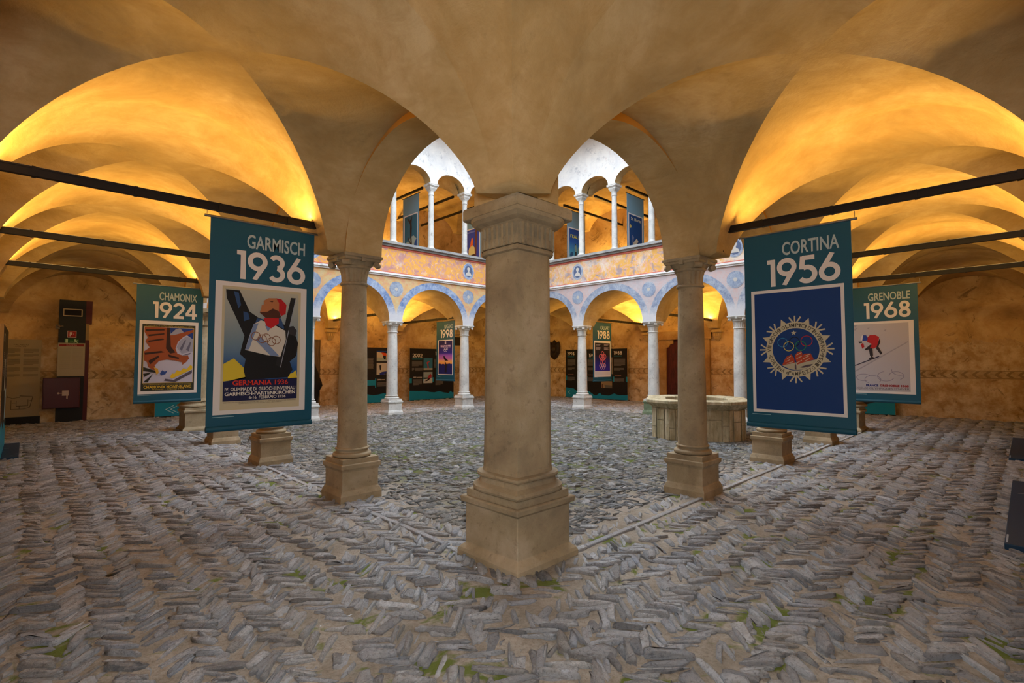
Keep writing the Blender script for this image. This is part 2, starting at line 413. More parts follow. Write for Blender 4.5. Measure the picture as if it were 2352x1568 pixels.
ceil('ceiling.001', [((LW, ys[i]), (LXI, ys[i]), (LXI, ys[i+1]), (LW, ys[i+1])) for i in range(4)]+[((LW, 12.85), (LXI, 12.85), (LXI, FWY), (LW, FWY))],
     'row of uplit yellow groin vaults over the left arcade')
xs = [LXI]+R_X[1:4]+[13.0]
ceil('ceiling.002', [((xs[i], LW), (xs[i+1], LW), (xs[i+1], RYI), (xs[i], RYI)) for i in range(4)]+[((13.0, LW), (gwx(LW), LW), (gwx(RYI), RYI), (13.0, RYI))],
     'row of uplit yellow groin vaults over the right arcade')
fe = [(LXI, 12.88)]+[(p[0], p[1]+.2) for p in F_P[1:4]]+[(12.85, 12.55)]
ceil('ceiling.003', [(fe[i], fe[i+1], (fe[i+1][0], FWY), (fe[i][0], FWY)) for i in range(4)], 'groin vaults over the far left arcade across the courtyard')
ge = [(13.0, RYI)]+[(p[0]+.2, p[1]) for p in G_P[1:4]]+[(12.85, 12.55)]
ceil('ceiling.004', [(ge[i], (gwx(ge[i][1]), ge[i][1]), (gwx(ge[i+1][1]), ge[i+1][1]), ge[i+1]) for i in range(4)]
     +[((12.85, 12.55), (gwx(12.55), 12.55), (gwx(FWY), FWY), (12.85, FWY))], 'groin vaults over the far right arcade across the courtyard')
UZ, UR = 6.86, .62
fu = [(x, y-.07) for x, y in fe]; gu = [(x-.07, y) for x, y in ge]
ceil('ceiling.005', [(fu[i], fu[i+1], (fu[i+1][0], FWY), (fu[i][0], FWY)) for i in range(4)], 'vaults of the upper gallery on the far left side', UZ, UR)
ceil('ceiling.006', [(gu[i], (gwx(gu[i][1]), gu[i][1]), (gwx(gu[i+1][1]), gu[i+1][1]), gu[i+1]) for i in range(4)]
     +[((12.85, 12.55), (gwx(12.55), 12.55), (gwx(FWY), FWY), (12.85, FWY))], 'vaults of the upper gallery on the far right side', UZ, UR)
# upper floors and roofs behind the far fronts
m = MB(); m.box(LW, 17.6, 12.75, FWY+.2, 4.25, 4.4); m.box(12.95, 17.6, LW, 12.75, 4.25, 4.4)
tag(m.build('floor.001', M['wall']), 'floor of the upper gallery', 'floor', kind='structure')
m = MB(); m.box(LW-.2, 17.8, 12.3, FWY+.2, 9.0, 9.15); m.box(12.6, 17.8, LW-.2, 12.3, 9.0, 9.15); m.box(LW-.2, 2.8, LW-.2, 12.3, 9.0, 9.15); m.box(2.8, 12.6, LW-.2, 2.85, 9.0, 9.15)
m.box(2.8, 4.1, 2.85, 12.4, 8.55, 8.65); m.box(11.3, 12.7, 2.85, 12.4, 8.55, 8.65); m.box(4.1, 11.3, 2.85, 4.1, 8.55, 8.65); m.box(4.1, 11.3, 11.1, 12.4, 8.55, 8.65)  # unseen eaves, added and made deep to shade the white upper walls
tag(m.build('roof', M['wall']), 'roof over the galleries around the courtyard, with unseen eaves added to shade the walls', 'roof', kind='structure')

# ---------------------------------------------------------------- outer walls
def wallseg(name, a, b, label, z1=9.0, t=.2):
    a, b = Vector(a), Vector(b); d = (b-a).normalized(); n = Vector((-d.y, d.x))*-t
    m = MB(); v = [a, b, b+n, a+n]
    m.loft([[(p.x, p.y, z) for p in v] for z in (-.05, z1)])
    return tag(m.build(name, M['wall']), label, 'wall', kind='structure')
wallseg('wall_left', (LW, LW), (LW, FWY), 'plaster outer wall of the left arcade').location = (-.2, 0, 0)
wallseg('wall_right', (gwx(LW), LW), (LW, LW), 'plaster outer wall of the right arcade').location = (0, -.2, 0)
wallseg('wall_far_left', (gwx(FWY), FWY), (LW, FWY), 'stained ochre plaster wall with chevron band behind the far left arcade')
wallseg('wall_far_right', (gwx(FWY), FWY), (gwx(LW), LW), 'stained ochre plaster wall with chevron band behind the far right arcade').location = (.2, 0, 0)

# ---------------------------------------------------------------- courtyard fronts
def facade(name, label, pts, inward, paints, upper):
    """pts: column centres along the front; inward: unit-ish vector from court into the arcade"""
    a, b = Vector(pts[0]), Vector(pts[-1]); d = (b-a).normalized(); n = Vector(inward).normalized(); n = (n-d*n.dot(d)).normalized()
    TH = .42; o = a-n*TH/2
    def P(s, t, z): q = o+d*s+n*t; return (q.x, q.y, z)
    ss = [(Vector(p)-a).dot(d) for p in pts]
    m = MB(); K = 28; ZT = 3.86
    flip = d.x*n.y-d.y*n.x
    def quad(v, mi, sm=False, rev=False):
        f = list(range(len(v)))
        if (flip > 0) != rev: f.reverse()
        m.add(v, [tuple(f)], mi, sm)
    for i in range(len(ss)-1):
        s0, s1 = ss[i], ss[i+1]; c = (s0+s1)/2; hs = (s1-s0)/2; w = hs-.205
        I, E = [], []
        for k in range(K+1):
            th = pi*k/K
            I.append((c-w*cos(th), ZS+RISE*sin(th)))
            E.append((max(s0, min(s1, c-(w+.21)*cos(th))), ZS+(RISE+.2)*sin(th) if 0 < k < K else ZS))
        for k in range(K):
            i0, i1, e0, e1 = I[k], I[k+1], E[k], E[k+1]
            quad([P(*[i0[0], 0, i0[1]]), P(i1[0], 0, i1[1]), P(e1[0], 0, e1[1]), P(e0[0], 0, e0[1])], 1)
            quad([P(e0[0], 0, e0[1]), P(e1[0], 0, e1[1]), P(e1[0], 0, ZT), P(e0[0], 0, ZT)], 2)
            quad([P(i0[0], TH, i0[1]), P(i1[0], TH, i1[1]), P(i1[0], TH, 4.4), P(i0[0], TH, 4.4)], 11, rev=True)
            quad([P(i0[0], 0, i0[1]), P(i0[0], TH, i0[1]), P(i1[0], TH, i1[1]), P(i1[0], 0, i1[1])], 0, sm=True, rev=True)
        for sa, sb in ((s0, c-w), (c+w, s1)):
            quad([P(sa, 0, ZS), P(sb, 0, ZS), P(sb, TH, ZS), P(sa, TH, ZS)], 0)
            quad([P(sa, TH, ZS), P(sb, TH, ZS), P(sb, TH, 4.4), P(sa, TH, 4.4)], 0, rev=True)
    e0, e1 = -TH/2, ss[-1]+TH/2
    for sa, sb in ((e0, 0), (ss[-1], e1)):
        m.loft([[P(sa, 0, z), P(sb, 0, z), P(sb, TH, z), P(sa, TH, z)] for z in (ZS, ZT)], 0)
    def slab(s0, s1, t0, t1, z0, z1, mi):
        m.loft([[P(s0, t0, z), P(s1, t0, z), P(s1, t1, z), P(s0, t1, z)] for z in (z0, z1)], mi)
    # string course, frieze, sill
    slab(e0, e1, -.035, .1, ZT, ZT+.045, 4); slab(e0, e1, -.065, .1, ZT+.045, ZT+.095, 4); slab(e0, e1, -.02, .1, ZT+.095, ZT+.125, 5)
    slab(e0, e1, 0, TH, ZT+.125, 4.70, 3); slab(e0, e1, -.012, .1, 4.64, 4.70, 5)
    slab(e0, e1, -.05, TH, 4.70, 4.76, 12); slab(e0, e1, -.11, TH+.03, 4.76, 4.83, 12)
    # roundels painted above the columns, busts in every second frieze field
    def disc(s, z, r, mi, t, sx=1.0, N=28, r0=0):
        v = [P(s+sx*r*cos(2*pi*k/N), t, z+r*sin(2*pi*k/N)) for k in range(N)]
        quad(v, mi)
    for i, s in enumerate(ss[1:-1]):
        disc(s, 3.52, .215, 6, -.004); disc(s, 3.52, .18, 7, -.006); disc(s, 3.52, .05, 8, -.008)
        if i % 2 == 0:
            for r, mi, t in ((.265, 8, -.004), (.25, 1, -.006), (.185, 9, -.009)): disc(s, 4.33, r, mi, t, .82)
            bust = [(-.12, -.13), (.12, -.13), (.09, -.05), (.03, -.01), (.03, .03), (.055, .07), (.05, .12), (0, .145), (-.05, .12), (-.055, .07), (-.03, .02), (-.03, -.01), (-.09, -.05)]
            quad([P(s+x, -.012, 4.32+z) for x, z in bust], 8)
    mu = MB()
    def uquad(v, mi, sm=False, rev=False):
        f = list(range(len(v)))
        if (flip > 0) != rev: f.reverse()
        mu.add(v, [tuple(f)], mi, sm)
    if upper:
        US, UZS, UA, UT = [], 6.85, .40, .30
        for i in range(len(ss)-1): US += [ss[i], (ss[i]+ss[i+1])/2]
        US.append(ss[-1]); t0 = .06; t1 = t0+UT
        for i in range(len(US)-1):
            s0, s1 = US[i], US[i+1]; c = (s0+s1)/2; w = (s1-s0)/2-.12
            for k in range(16):
                p0 = (c-w*cos(pi*k/16), UZS+UA*sin(pi*k/16)); p1 = (c-w*cos(pi*(k+1)/16), UZS+UA*sin(pi*(k+1)/16))
                uquad([P(p0[0], t0, p0[1]), P(p1[0], t0, p1[1]), P(p1[0], t0, 9.0), P(p0[0], t0, 9.0)], 10)
                uquad([P(p0[0], t1, p0[1]), P(p1[0], t1, p1[1]), P(p1[0], t1, 9.0), P(p0[0], t1, 9.0)], 0, rev=True)
                uquad([P(p0[0], t0, p0[1]), P(p0[0], t1, p0[1]), P(p1[0], t1, p1[1]), P(p1[0], t0, p1[1])], 0, sm=True, rev=True)
            for sa, sb in ((s0, c-w), (c+w, s1)):
                uquad([P(sa, t0, UZS), P(sb, t0, UZS), P(sb, t1, UZS), P(sa, t1, UZS)], 10)
                uquad([P(sa, t0, UZS), P(sb, t0, UZS), P(sb, t0, 9), P(sa, t0, 9)], 10)
                uquad([P(sa, t1, UZS), P(sb, t1, UZS), P(sb, t1, 9), P(sa, t1, 9)], 0, rev=True)
    else:
        US = []; slab(e0, e1, .05, TH, 4.83, 9.0, 10)
    mats = [M['vault']]+paints+[M['upper'], flat('#b96455', .9, .1)]+[M['archG'], M['roundel'], flat('#b9b4ad', .9, .1), flat('#56617c', .9, .1), M['upper'], flat('#c08a44', .9, .1), M['sill']]
    tag(m.build(name, mats), label, 'wall', kind='structure')
    if mu.v: tag(mu.build(name+'_upper', mats), 'white plaster wall with small arches above the gallery, '+label.split(' with ')[-1], 'wall', kind='structure')
    return [P(s, .06+.15, 4.83) for s in US], d
PF = [M['archF'], M['spanF'], M['friezeF']]; PG = [M['archG'], M['spanG'], M['friezeG']]
facade('wall_courtyard_left', 'arcaded courtyard wall of the left side seen from inside the arcade', [(2.59, y) for y in L_Y], (-1, 0), PG, False)
facade('wall_courtyard_right', 'arcaded courtyard wall of the right side seen from inside the arcade', [(x, 2.66) for x in R_X], (0, -1), PF, False)
UF, dF = facade('wall_courtyard_far_left', 'courtyard front with blue painted arches and orange fresco frieze', F_P, (0, 1), PF, True)
UG, dG = facade('wall_courtyard_far_right', 'courtyard front with faded pink paint and worn fresco frieze', G_P, (1, 0), PG, True)

# ---------------------------------------------------------------- columns
def make_column(label, st, group):
    r = thing('column', label, 'column', group=group, kind='thing')
    m = MB(); m.square([(.235, 0), (.235, .07), (.215, .12), (.205, .13), (.205, .31), (.212, .325), (.228, .345), (.228, .385), (.215, .39)])
    bevel(m.build('plinth', st, r), .006)
    m = MB(); m.square([(.205, .39), (.205, .44)])
    def tor(R, z, a, k=6): return [(R+a*cos(t), z+a*sin(t)) for t in [(-pi/2+pi*i/k) for i in range(k+1)]]
    m.lathe([(.17, .44)]+tor(.178, .465, .025)+[(.172, .49), (.163, .505), (.166, .515)]+tor(.166, .528, .013)+[(.158, .541)])
    m.build('base', st, r)
    m = MB(); m.lathe([(.160, .541), (.156, .58), (.154, .9), (.149, 1.4), (.140, 1.9), (.131, 2.30)], n=40); m.build('shaft', st, r)
    m = MB()
    m.lathe([(.131, 2.295)]+tor(.136, 2.313, .016)+[(.13, 2.33)])
    m.lathe([(.130, 2.33), (.131, 2.36), (.136, 2.42), (.148, 2.465), (.150, 2.475)], n=96, flute=16, amp=.045)
    m.lathe([(.150, 2.475), (.168, 2.485), (.172, 2.497), (.165, 2.51)])
    m.loft([[(q*c, q*s_, z) for c, s_ in [(cos(t), sin(t)) for t in [2*pi*(i+.5)/16 for i in range(16)]] for q in [R*(1+.22*abs(sin(2*math.atan2(s_, c)))**2)]] for R, z in ((.155, 2.51), (.165, 2.535), (.188, 2.555))], 0, True)
    for sx in (-1, 1):                       # corner scrolls
        for sy in (-1, 1):
            rr = []
            for k in (-1, 1):
                cx, cy = sx*.178+k*.028*sx, sy*.178-k*.028*sy
                rr.append([(cx+.032*cos(t)*sx*.7, cy+.032*cos(t)*sy*.7, 2.525+.032*sin(t)) for t in [2*pi*i/12 for i in range(12)]])
            m.loft(rr, 0, True)
    for a in range(4):
        x, y = cos(a*pi/2)*.195, sin(a*pi/2)*.195; m.box(x-.025, x+.025, y-.025, y+.025, 2.545, 2.60)
    m.square([(.195, 2.553), (.205, 2.56), (.208, 2.58), (.222, 2.59), (.222, 2.617), (.218, ZS)])
    m.build('capital', st, r)
    return r
colproto = {}
cols = []
def column(x, y, label, st, rz=0, group=None, plinth=None, near=True):
    key = st.name
    if key not in colproto:
        o = make_column(label, st, group); colproto[key] = o
    else:
        o = copy_tree(colproto[key]); o['label'] = label
    if group: o['group'] = group
    o.location = (x, y, 0); o.rotation_euler = (0, 0, rz)
    if plinth:
        for c in o.children:
            if c.name.startswith('plinth'): c.data = c.data.copy(); c.data.materials[0] = plinth; c['label'] = 'green mossy plinth'
    return o
Ln = ['beige round column just right of the GARMISCH 1936 banner', 'round column standing behind the foot of the GARMISCH 1936 banner', 'column whose plinth shows below the left edge of the GARMISCH 1936 banner']
Rn = ['brown round column just left of the CORTINA 1956 banner, in front of the well', 'round column standing behind the foot of the CORTINA 1956 banner', 'column whose plinth shows below the right edge of the CORTINA 1956 banner']
for y, l in zip(L_Y[1:4], Ln): column(2.585, y, l, M['stone'], group='round columns along the left arcade')
for x, l in zip(R_X[1:4], Rn): column(x, 2.655, l, M['stone'], group='round columns along the right arcade')
Fn = ['pale column showing just right of the GARMISCH 1936 banner across the courtyard', 'pale column across the courtyard, between the dark boards left of the 1998 banner', 'pale column across the courtyard, right of the NAGANO 1998 banner']
Gn = ['pale column behind the well, left of the CORTINA 1956 banner edge', 'pale column with green mossy plinth, left behind the well', 'pale column across the courtyard, left of the CALGARY 1988 banner']
for p, l in zip(F_P[1:4], Fn): column(*p, l, M['pale'], rz=-.033, group='pale columns along the far left front')
for k, (p, l) in enumerate(zip(G_P[1:4], Gn)): column(*p, l, M['pale'], rz=.02, group='pale columns along the far right front', plinth=M['mossy'] if k == 1 else None)
# clustered corner piers: square arris outward, half columns towards the two arcades
def pier_ring(dd, z, a=.14, off=.16, n=14):
    R = a+dd; pts = [(-R, -R)]
    pts += [(off+R*cos(t), R*sin(t)) for t in [-pi/2+pi*i/n for i in range(n+1)]]
    pts += [(R, R)] if R < off else [(max(R, off*.999), max(R, off*.999))]
    pts += [(R*cos(t), off+R*sin(t)) for t in [pi*i/n for i in range(n+1)]]
    return [(x, y, z) for x, y in pts]
def make_pier(label):
    r = thing('corner_pier', label, 'pillar', kind='thing', group='corner piers of the courtyard'); st = M['stone']; c = (.095, .095)
    m = MB(); m.square([(.325, 0), (.325, .045), (.315, .065), (.295, .085), (.278, .10), (.278, .385), (.286, .40), (.306, .405), (.312, .445), (.300, .452)], c)
    bevel(m.build('plinth', st, r), .006)
    m = MB(); m.square([(.272, .452), (.272, .505)], (.085, .085))
    m.loft([pier_ring(q, z) for q, z in ((.05, .505), (.078, .515), (.085, .53), (.082, .55), (.06, .563), (.04, .575), (.03, .60), (.032, .612), (.05, .62), (.055, .632), (.05, .645), (.02, .652))], 0, False)
    m.build('base', st, r)
    m = MB(); m.loft([pier_ring(q, z) for q, z in ((.012, .652), (.004, .68), (0, .9), (-.004, 1.5), (-.008, 2.26))]); m.build('shaft', st, r)
    m = MB()
    m.loft([pier_ring(q, z) for q, z in ((-.004, 2.255), (.016, 2.262), (.022, 2.275), (.016, 2.29), (-.002, 2.295), (0, 2.30), (.002, 2.36), (.006, 2.42), (.012, 2.45), (.02, 2.458))])
    m.loft([pier_ring(q, z) for q, z in ((.02, 2.458), (.03, 2.468), (.07, 2.485), (.10, 2.508), (.11, 2.53), (.10, 2.535))])
    q = [(-.238, -.238), (.355, -.238), (.388, -.2), (.388, .24), (.24, .388), (-.2, .388), (-.238, .355)]
    m.loft([[(x*k, y*k, z) for x, y in q] for k, z in ((.97, 2.535), (1, 2.54), (1, 2.60), (.985, ZS))])
    # flutes on the bell: dark upright grooves cut between raised fillets
    def on(side, u):
        R = .146
        if u < .30: return ((-R+u, -R), (0, -1)) if side == 0 else ((-R, -R+u), (-1, 0))
        t = -pi/2+(u-.30)/R
        if side == 0: return ((.16+R*cos(t), R*sin(t)), (cos(t), sin(t)))
        t = pi-(u-.30)/R
        return ((R*cos(t), .16+R*sin(t)), (cos(t), sin(t)))
    for side in (0, 1):
        for k in range(9):
            u = .022+k*.052; (x, y), (nx, ny) = on(side, u); (x2, y2), _ = on(side, u+.02)
            v = [(x, y), (x2, y2), (x2+nx*.022, y2+ny*.022), (x+nx*.022, y+ny*.022)]
            m.loft([[(a, b, z) for a, b in v] for z in (2.30, 2.455)])
    m.loft([pier_ring(q_, z) for q_, z in ((.018, 2.298), (.019, 2.365), (.004, 2.37))])
    m.build('capital', st, r)
    return r
pier = make_pier('big clustered square pillar standing in the middle of the view'); pier.location = (2.615, 2.635, 0)
for (x, y, rz, l) in ((2.60, 12.66, -pi/2, 'corner pillar whose plinth shows right of the foot of the CHAMONIX 1924 banner'),
                      (12.84, 2.66, pi/2, 'corner pillar behind the CORTINA 1956 and GRENOBLE 1968 banners'),
                      (12.62, 12.34, pi, 'farthest corner pillar of the courtyard, diagonally behind the big square pillar')):
    c = copy_tree(pier); c.location = (x, y, 0); c.rotation_euler = (0, 0, rz); c['label'] = l
# small white columns of the upper gallery
def make_small():
    r = thing('gallery_column', 'x', 'column', kind='thing'); st = M['pale']
    m = MB(); m.square([(.125, 0), (.125, .04)]); m.lathe([(.11, .04), (.125, .06), (.12, .085), (.095, .10), (.098, .115), (.088, .13)], n=24); m.build('base', st, r)
    m = MB(); m.lathe([(.088, .13), (.086, .8), (.075, 1.68)], n=24); m.build('shaft', st, r)
    m = MB(); m.lathe([(.075, 1.68), (.088, 1.69), (.088, 1.71), (.078, 1.72), (.084, 1.80), (.10, 1.83)], n=48, flute=12, amp=.04)
    m.square([(.085, 1.83), (.12, 1.89), (.125, 1.90), (.125, 1.925), (.15, 1.96), (.165, 1.965), (.165, 2.0), (.17, 2.005), (.17, 2.02)])
    m.build('capital', st, r)
    return r
small = make_small(); first = True
for pts, lab, grp in ((UF, 'slim white column of the upper gallery, above the {} lower column from the left corner on the orange fresco side', 'slim columns of the upper gallery, orange fresco side'),
                      (UG, 'slim white column of the upper gallery on the worn fresco side', 'slim columns of the upper gallery, worn fresco side')):
    pass
sc_lab = {('F', 4): 'slim white gallery column above the far arches, at the left edge of the left opening',
          ('F', 5): 'slim white gallery column in the left opening, just right of the hanging grey poster',
          ('F', 6): 'slim white gallery column in the left opening, nearest the middle pillar',
          ('G', 7): 'slim white gallery column peeping out right beside the middle pillar capital',
          ('G', 6): 'slim white gallery column in the right opening, in front of the ITALIA poster',
          ('G', 5): 'slim white gallery column in the right opening, midway between two blue posters',
          ('G', 4): 'slim white gallery column in the right opening, right of the St Moritz poster',
          ('F', 1): 'slim white gallery column seen just above the right end of the GARMISCH 1936 banner'}
for key, pts, d in (('F', UF, dF), ('G', UG, dG)):
    for k, p in enumerate(pts):
        if (key, k) in sc_lab: lab, grp = sc_lab[(key, k)], None
        elif key == 'F' and k == 7: continue
        else: continue
        o = small if first else copy_tree(small); first = False
        o.location = p; o.rotation_euler = (0, 0, math.atan2(d.y, d.x)); o['label'] = lab; o['group'] = 'slim columns of the upper gallery'

# ---------------------------------------------------------------- corbels on the back walls
def make_corbel():
    r = thing('wall_corbel', 'x', 'corbel', kind='thing')   # local -Y out of the wall
    m = MB()
    m.loft([[(-a, 0, z), (-a, -b, z), (a, -b, z), (a, 0, z)] for a, b, z in ((.02, .03, 2.20), (.09, .08, 2.27), (.12, .12, 2.36), (.125, .13, 2.46))])
    for k in (-1, 0, 1): m.box(k*.07-.018, k*.07+.018, -.145, -.05, 2.37, 2.45)
    m.build('bracket', M['vault'], r)
    m = MB(); m.loft([[(-a, 0, z), (-a, -b, z), (a, -b, z), (a, 0, z)] for a, b, z in ((.13, .14, 2.46), (.165, .175, 2.49), (.175, .185, 2.50), (.175, .185, 2.57))]); m.build('abacus', M['vault'], r)
    return r
cb = make_corbel(); first = True
for x, y, rz, l in ((5.08, FWY, 0, 'stone wall corbel under the vault, behind the GARMISCH 1936 banner edge'), (7.42, FWY, 0, 'stone wall corbel seen just left of the near beige column'),
                    (9.95, FWY, 0, 'stone wall corbel half behind the pale column left of the 2002 board'),
                    (gwx(9.86)-.015, 9.86, -pi/2+.07, 'stone wall corbel left of the CALGARY 1988 banner'), (gwx(7.3)-.015, 7.3, -pi/2+.07, 'stone wall corbel right of the dark red door')):
    o = cb if first else copy_tree(cb); first = False
    o.location = (x, y, 0); o.rotation_euler = (0, 0, rz); o['label'] = l; o['group'] = 'stone corbels under the far vaults'

# ---------------------------------------------------------------- tie beams with uplights
def beam(a, b, label, z=2.885, w=.05, h=.068, cable=False, light=70, name='tie_beam'):
    a, b = Vector((*a, 0)), Vector((*b, 0)); L = (b-a).length; rz = math.atan2((b-a).y, (b-a).x)
    r = thing(name, label, 'beam', (a.x, a.y, z), rz, 'black beams across the arcades')
    m = MB(); m.box(0, L, -w/2, w/2, -h/2, h/2); m.box(0, L, -w/2-.004, w/2+.004, h/2-.012, h/2); m.build('beam_profile', M['black'], r)
    m = MB(); k = .5
    while k < L: m.box(k-.012, k+.012, -w/2-.006, w/2+.006, -h/2-.004, h/2+.004); k += .62
    m.build('clip', M['black'], r)
    m = MB(); m.box(.1, L-.1, -.014, .014, h/2, h/2+.006); m.build('light_strip', M['metal'], r)
    if cable:
        m = MB(); m.tube([(L-.01, .03, 0), (L+.04, .05, -.03), (L+.07, .05, -.12), (L+.08, .04, -.22), (L+.05, .03, -.26), (L+.02, .02, -.22)], .007); m.build('power_cable', M['cable'], r)
    c = (a+b)/2
    if light:
        for t in (-1, 1):
            q = Matrix.Rotation(rz, 4, 'Z')@Matrix.Rotation(t*radians(52), 4, 'X')@Matrix.Rotation(pi, 4, 'X')
            lamp('uplight', 'AREA', (c.x, c.y, z+.06), light/2, WARM, q.to_euler(), L*.86, .05, 150)
    return r
UL = 30
for k, (y, l) in enumerate(zip(L_Y[1:4], ('black beam above the GARMISCH 1936 banner', 'black beam in the left arcade, between the two banner beams', 'black beam above the CHAMONIX 1924 banner'))):
    beam((LW, y), (2.28, y), l, cable=k == 0, light=UL)
for k, (x, l) in enumerate(zip(R_X[1:4], ('black beam above the CORTINA 1956 banner', 'black beam in the right arcade, between the two banner beams', 'black beam above the GRENOBLE 1968 banner'))):
    beam((x, LW), (x, 2.24), l, cable=k == 0, light=UL)
beam((5.08, FWY), (5.08, 12.85), 'black beam across the far left arcade, leftmost there', light=UL*2.3)
beam((7.42, FWY), (7.42, 12.78), 'black beam across the far left arcade, ending at the pale column beside the boards', light=UL*2.3)
beam((9.74, FWY), (9.74, 12.70), 'black beam above the NAGANO 1998 banner', light=UL*2.3)
beam((gwx(9.9), 9.9), (12.95, 9.9), 'black beam above the CALGARY 1988 banner', light=UL*2.3)
beam((gwx(7.38), 7.38), (13.0, 7.38), 'black beam across the far right arcade above the dark red door', light=UL*2.3)
beam((gwx(5.0), 5.0), (13.05, 5.0), 'black beam across the far right arcade, behind the well', light=UL*2.3)

# ---------------------------------------------------------------- flat printed graphics (local x right, z up, -y towards the viewer)
_txt = {}
def text_mesh(body, bold):
    k = (body, bold)
    if k not in _txt:
        c = bpy.data.curves.new('t', 'FONT'); c.body = body; c.size = 1; c.offset = bold; c.resolution_u = 3
        o = bpy.data.objects.new('t', c); COL.objects.link(o)
        bpy.context.view_layer.update()
        me = o.evaluated_get(bpy.context.evaluated_depsgraph_get()).to_mesh()
        v = [(p.co.x, p.co.y) for p in me.vertices]; f = [tuple(p.vertices) for p in me.polygons]
        o.to_mesh_clear(); bpy.data.objects.remove(o); bpy.data.curves.remove(c)
        xs = [p[0] for p in v]; ys = [p[1] for p in v]; a, b, c0, d = min(xs), max(xs), min(ys), max(ys)
        _txt[k] = ([((x-a)/(b-a), (y-c0)/(d-c0)) for x, y in v], f, (b-a)/(d-c0))
    return _txt[k]
class Art:
    def __init__(s, parent, x0, x1, z0, z1, lay=0): s.p, s.x0, s.x1, s.z0, s.z1, s.lay = parent, x0, x1, z0, z1, lay
    def P(s, u, v): return (s.x0+(s.x1-s.x0)*u, s.z1-(s.z1-s.z0)*v)
    def y(s, l): return -.003-(s.lay+l)*.0011
    def raw(s, name, pieces, mat, l, parent=None):
        m = MB()
        for k, (vs, fs) in enumerate(pieces): m.add([(x, s.y(l)-.00007*min(k, 14), z) for x, z in vs], fs)
        o = m.build(name, mat if not isinstance(mat, str) else flat(mat), parent or s.p)
        bm = bmesh.new(); bm.from_mesh(o.data); bmesh.ops.triangulate(bm, faces=[f for f in bm.faces if len(f.verts) > 4])
        for f in bm.faces:
            f.normal_update()
            if f.normal.y > 0: f.normal_flip()
        bm.to_mesh(o.data); bm.free(); return o
    def poly(s, name, polys, mat, l=1, parent=None):
        if isinstance(polys[0][0], (int, float)): polys = [polys]
        return s.raw(name, [([s.P(*q) for q in pl], [tuple(range(len(pl)))]) for pl in polys], mat, l, parent)
    def rect(s, name, u0, v0, u1, v1, mat, l=1, parent=None): return s.poly(name, [(u0, v0), (u1, v0), (u1, v1), (u0, v1)], mat, l, parent)
    def text(s, name, body, u0, v0, u1, v1, mat, l=2, bold=.0, parent=None):
        v, f, _ = text_mesh(body, bold)
        return s.raw(name, [([s.P(u0+(u1-u0)*x, v1+(v0-v1)*y) for x, y in v], f)], mat, l, parent)
    def strokes(s, name, lines, w, mat, l=1, parent=None): return s.raw(name, [stroke([s.P(*q) for q in ln], w) for ln in lines], mat, l, parent)
    def ring(s, name, cs, w, mat, l=2, parent=None, n=36):
        """cs: list of (x, z, r) in metres"""
        return s.raw(name, [stroke([(x+r*cos(2*pi*k/n), z+r*sin(2*pi*k/n)) for k in range(n+1)], w) for x, z, r in cs], mat, l, parent)
def stroke(pts, w):
    n = len(pts); v = []; f = []
    closed = abs(pts[0][0]-pts[-1][0])+abs(pts[0][1]-pts[-1][1]) < 1e-6
    for k in range(n):
        if closed: a, b = pts[(k-1) if k else n-2], pts[(k+1) if k < n-1 else 1]
        else: a, b = pts[max(k-1, 0)], pts[min(k+1, n-1)]
        dx, dz = b[0]-a[0], b[1]-a[1]; L = sqrt(dx*dx+dz*dz) or 1
        q = 1.0
        if 0 < k < n-1:
            e = sqrt((pts[k][0]-pts[k-1][0])**2+(pts[k][1]-pts[k-1][1])**2) or 1
            q = 1/max(.5, abs((dx*(pts[k][0]-pts[k-1][0])+dz*(pts[k][1]-pts[k-1][1]))/(L*e)))
        nx, nz = -dz/L*w/2*q, dx/L*w/2*q
        v += [(pts[k][0]+nx, pts[k][1]+nz), (pts[k][0]-nx, pts[k][1]-nz)]
    for k in range(n-1): f.append((2*k, 2*k+2, 2*k+3, 2*k+1))
    return v, f
def arc(cx, cy, rx, ry, a0, a1, n=20): return [(cx+rx*cos(radians(a0+(a1-a0)*k/n)), cy+ry*sin(radians(a0+(a1-a0)*k/n))) for k in range(n+1)]
DW = .165
DIG = {'0': (.66, [arc(.33, .5, .25, .42, 0, 360, 36)]),
       '1': (.30, [[(0, .925), (.135, .925)], [(.205, 1), (.205, 0)]]),
       '2': (.62, [arc(.31, .68, .235, .235, 165, -35)+[(.12, .09)], [(.03, .0825), (.60, .0825)]]),
       '3': (.60, [arc(.27, .715, .20, .20, 150, -80), arc(.27, .295, .22, .21, 85, -150)]),
       '4': (.66, [[(.46, 0), (.46, .98)], [(.44, .95), (.07, .29)], [(.02, .27), (.66, .27)]]),
       '5': (.62, [[(.14, .9175), (.54, .9175)], [(.16, .98), (.12, .52)], arc(.29, .33, .25, .25, 118, -145)]),
       '6': (.66, [arc(.33, .33, .25, .25, 0, 360, 36), [(.42, 1), (.10, .42)]]),
       '7': (.60, [[(.02, .9175), (.58, .9175)], [(.50, .90), (.16, 0)]]),
       '8': (.62, [arc(.31, .74, .175, .178, 0, 360, 32), arc(.31, .29, .215, .208, 0, 360, 32)]),
       '9': (.66, [arc(.33, .67, .25, .25, 0, 360, 36), [(.24, 0), (.56, .58)]])}
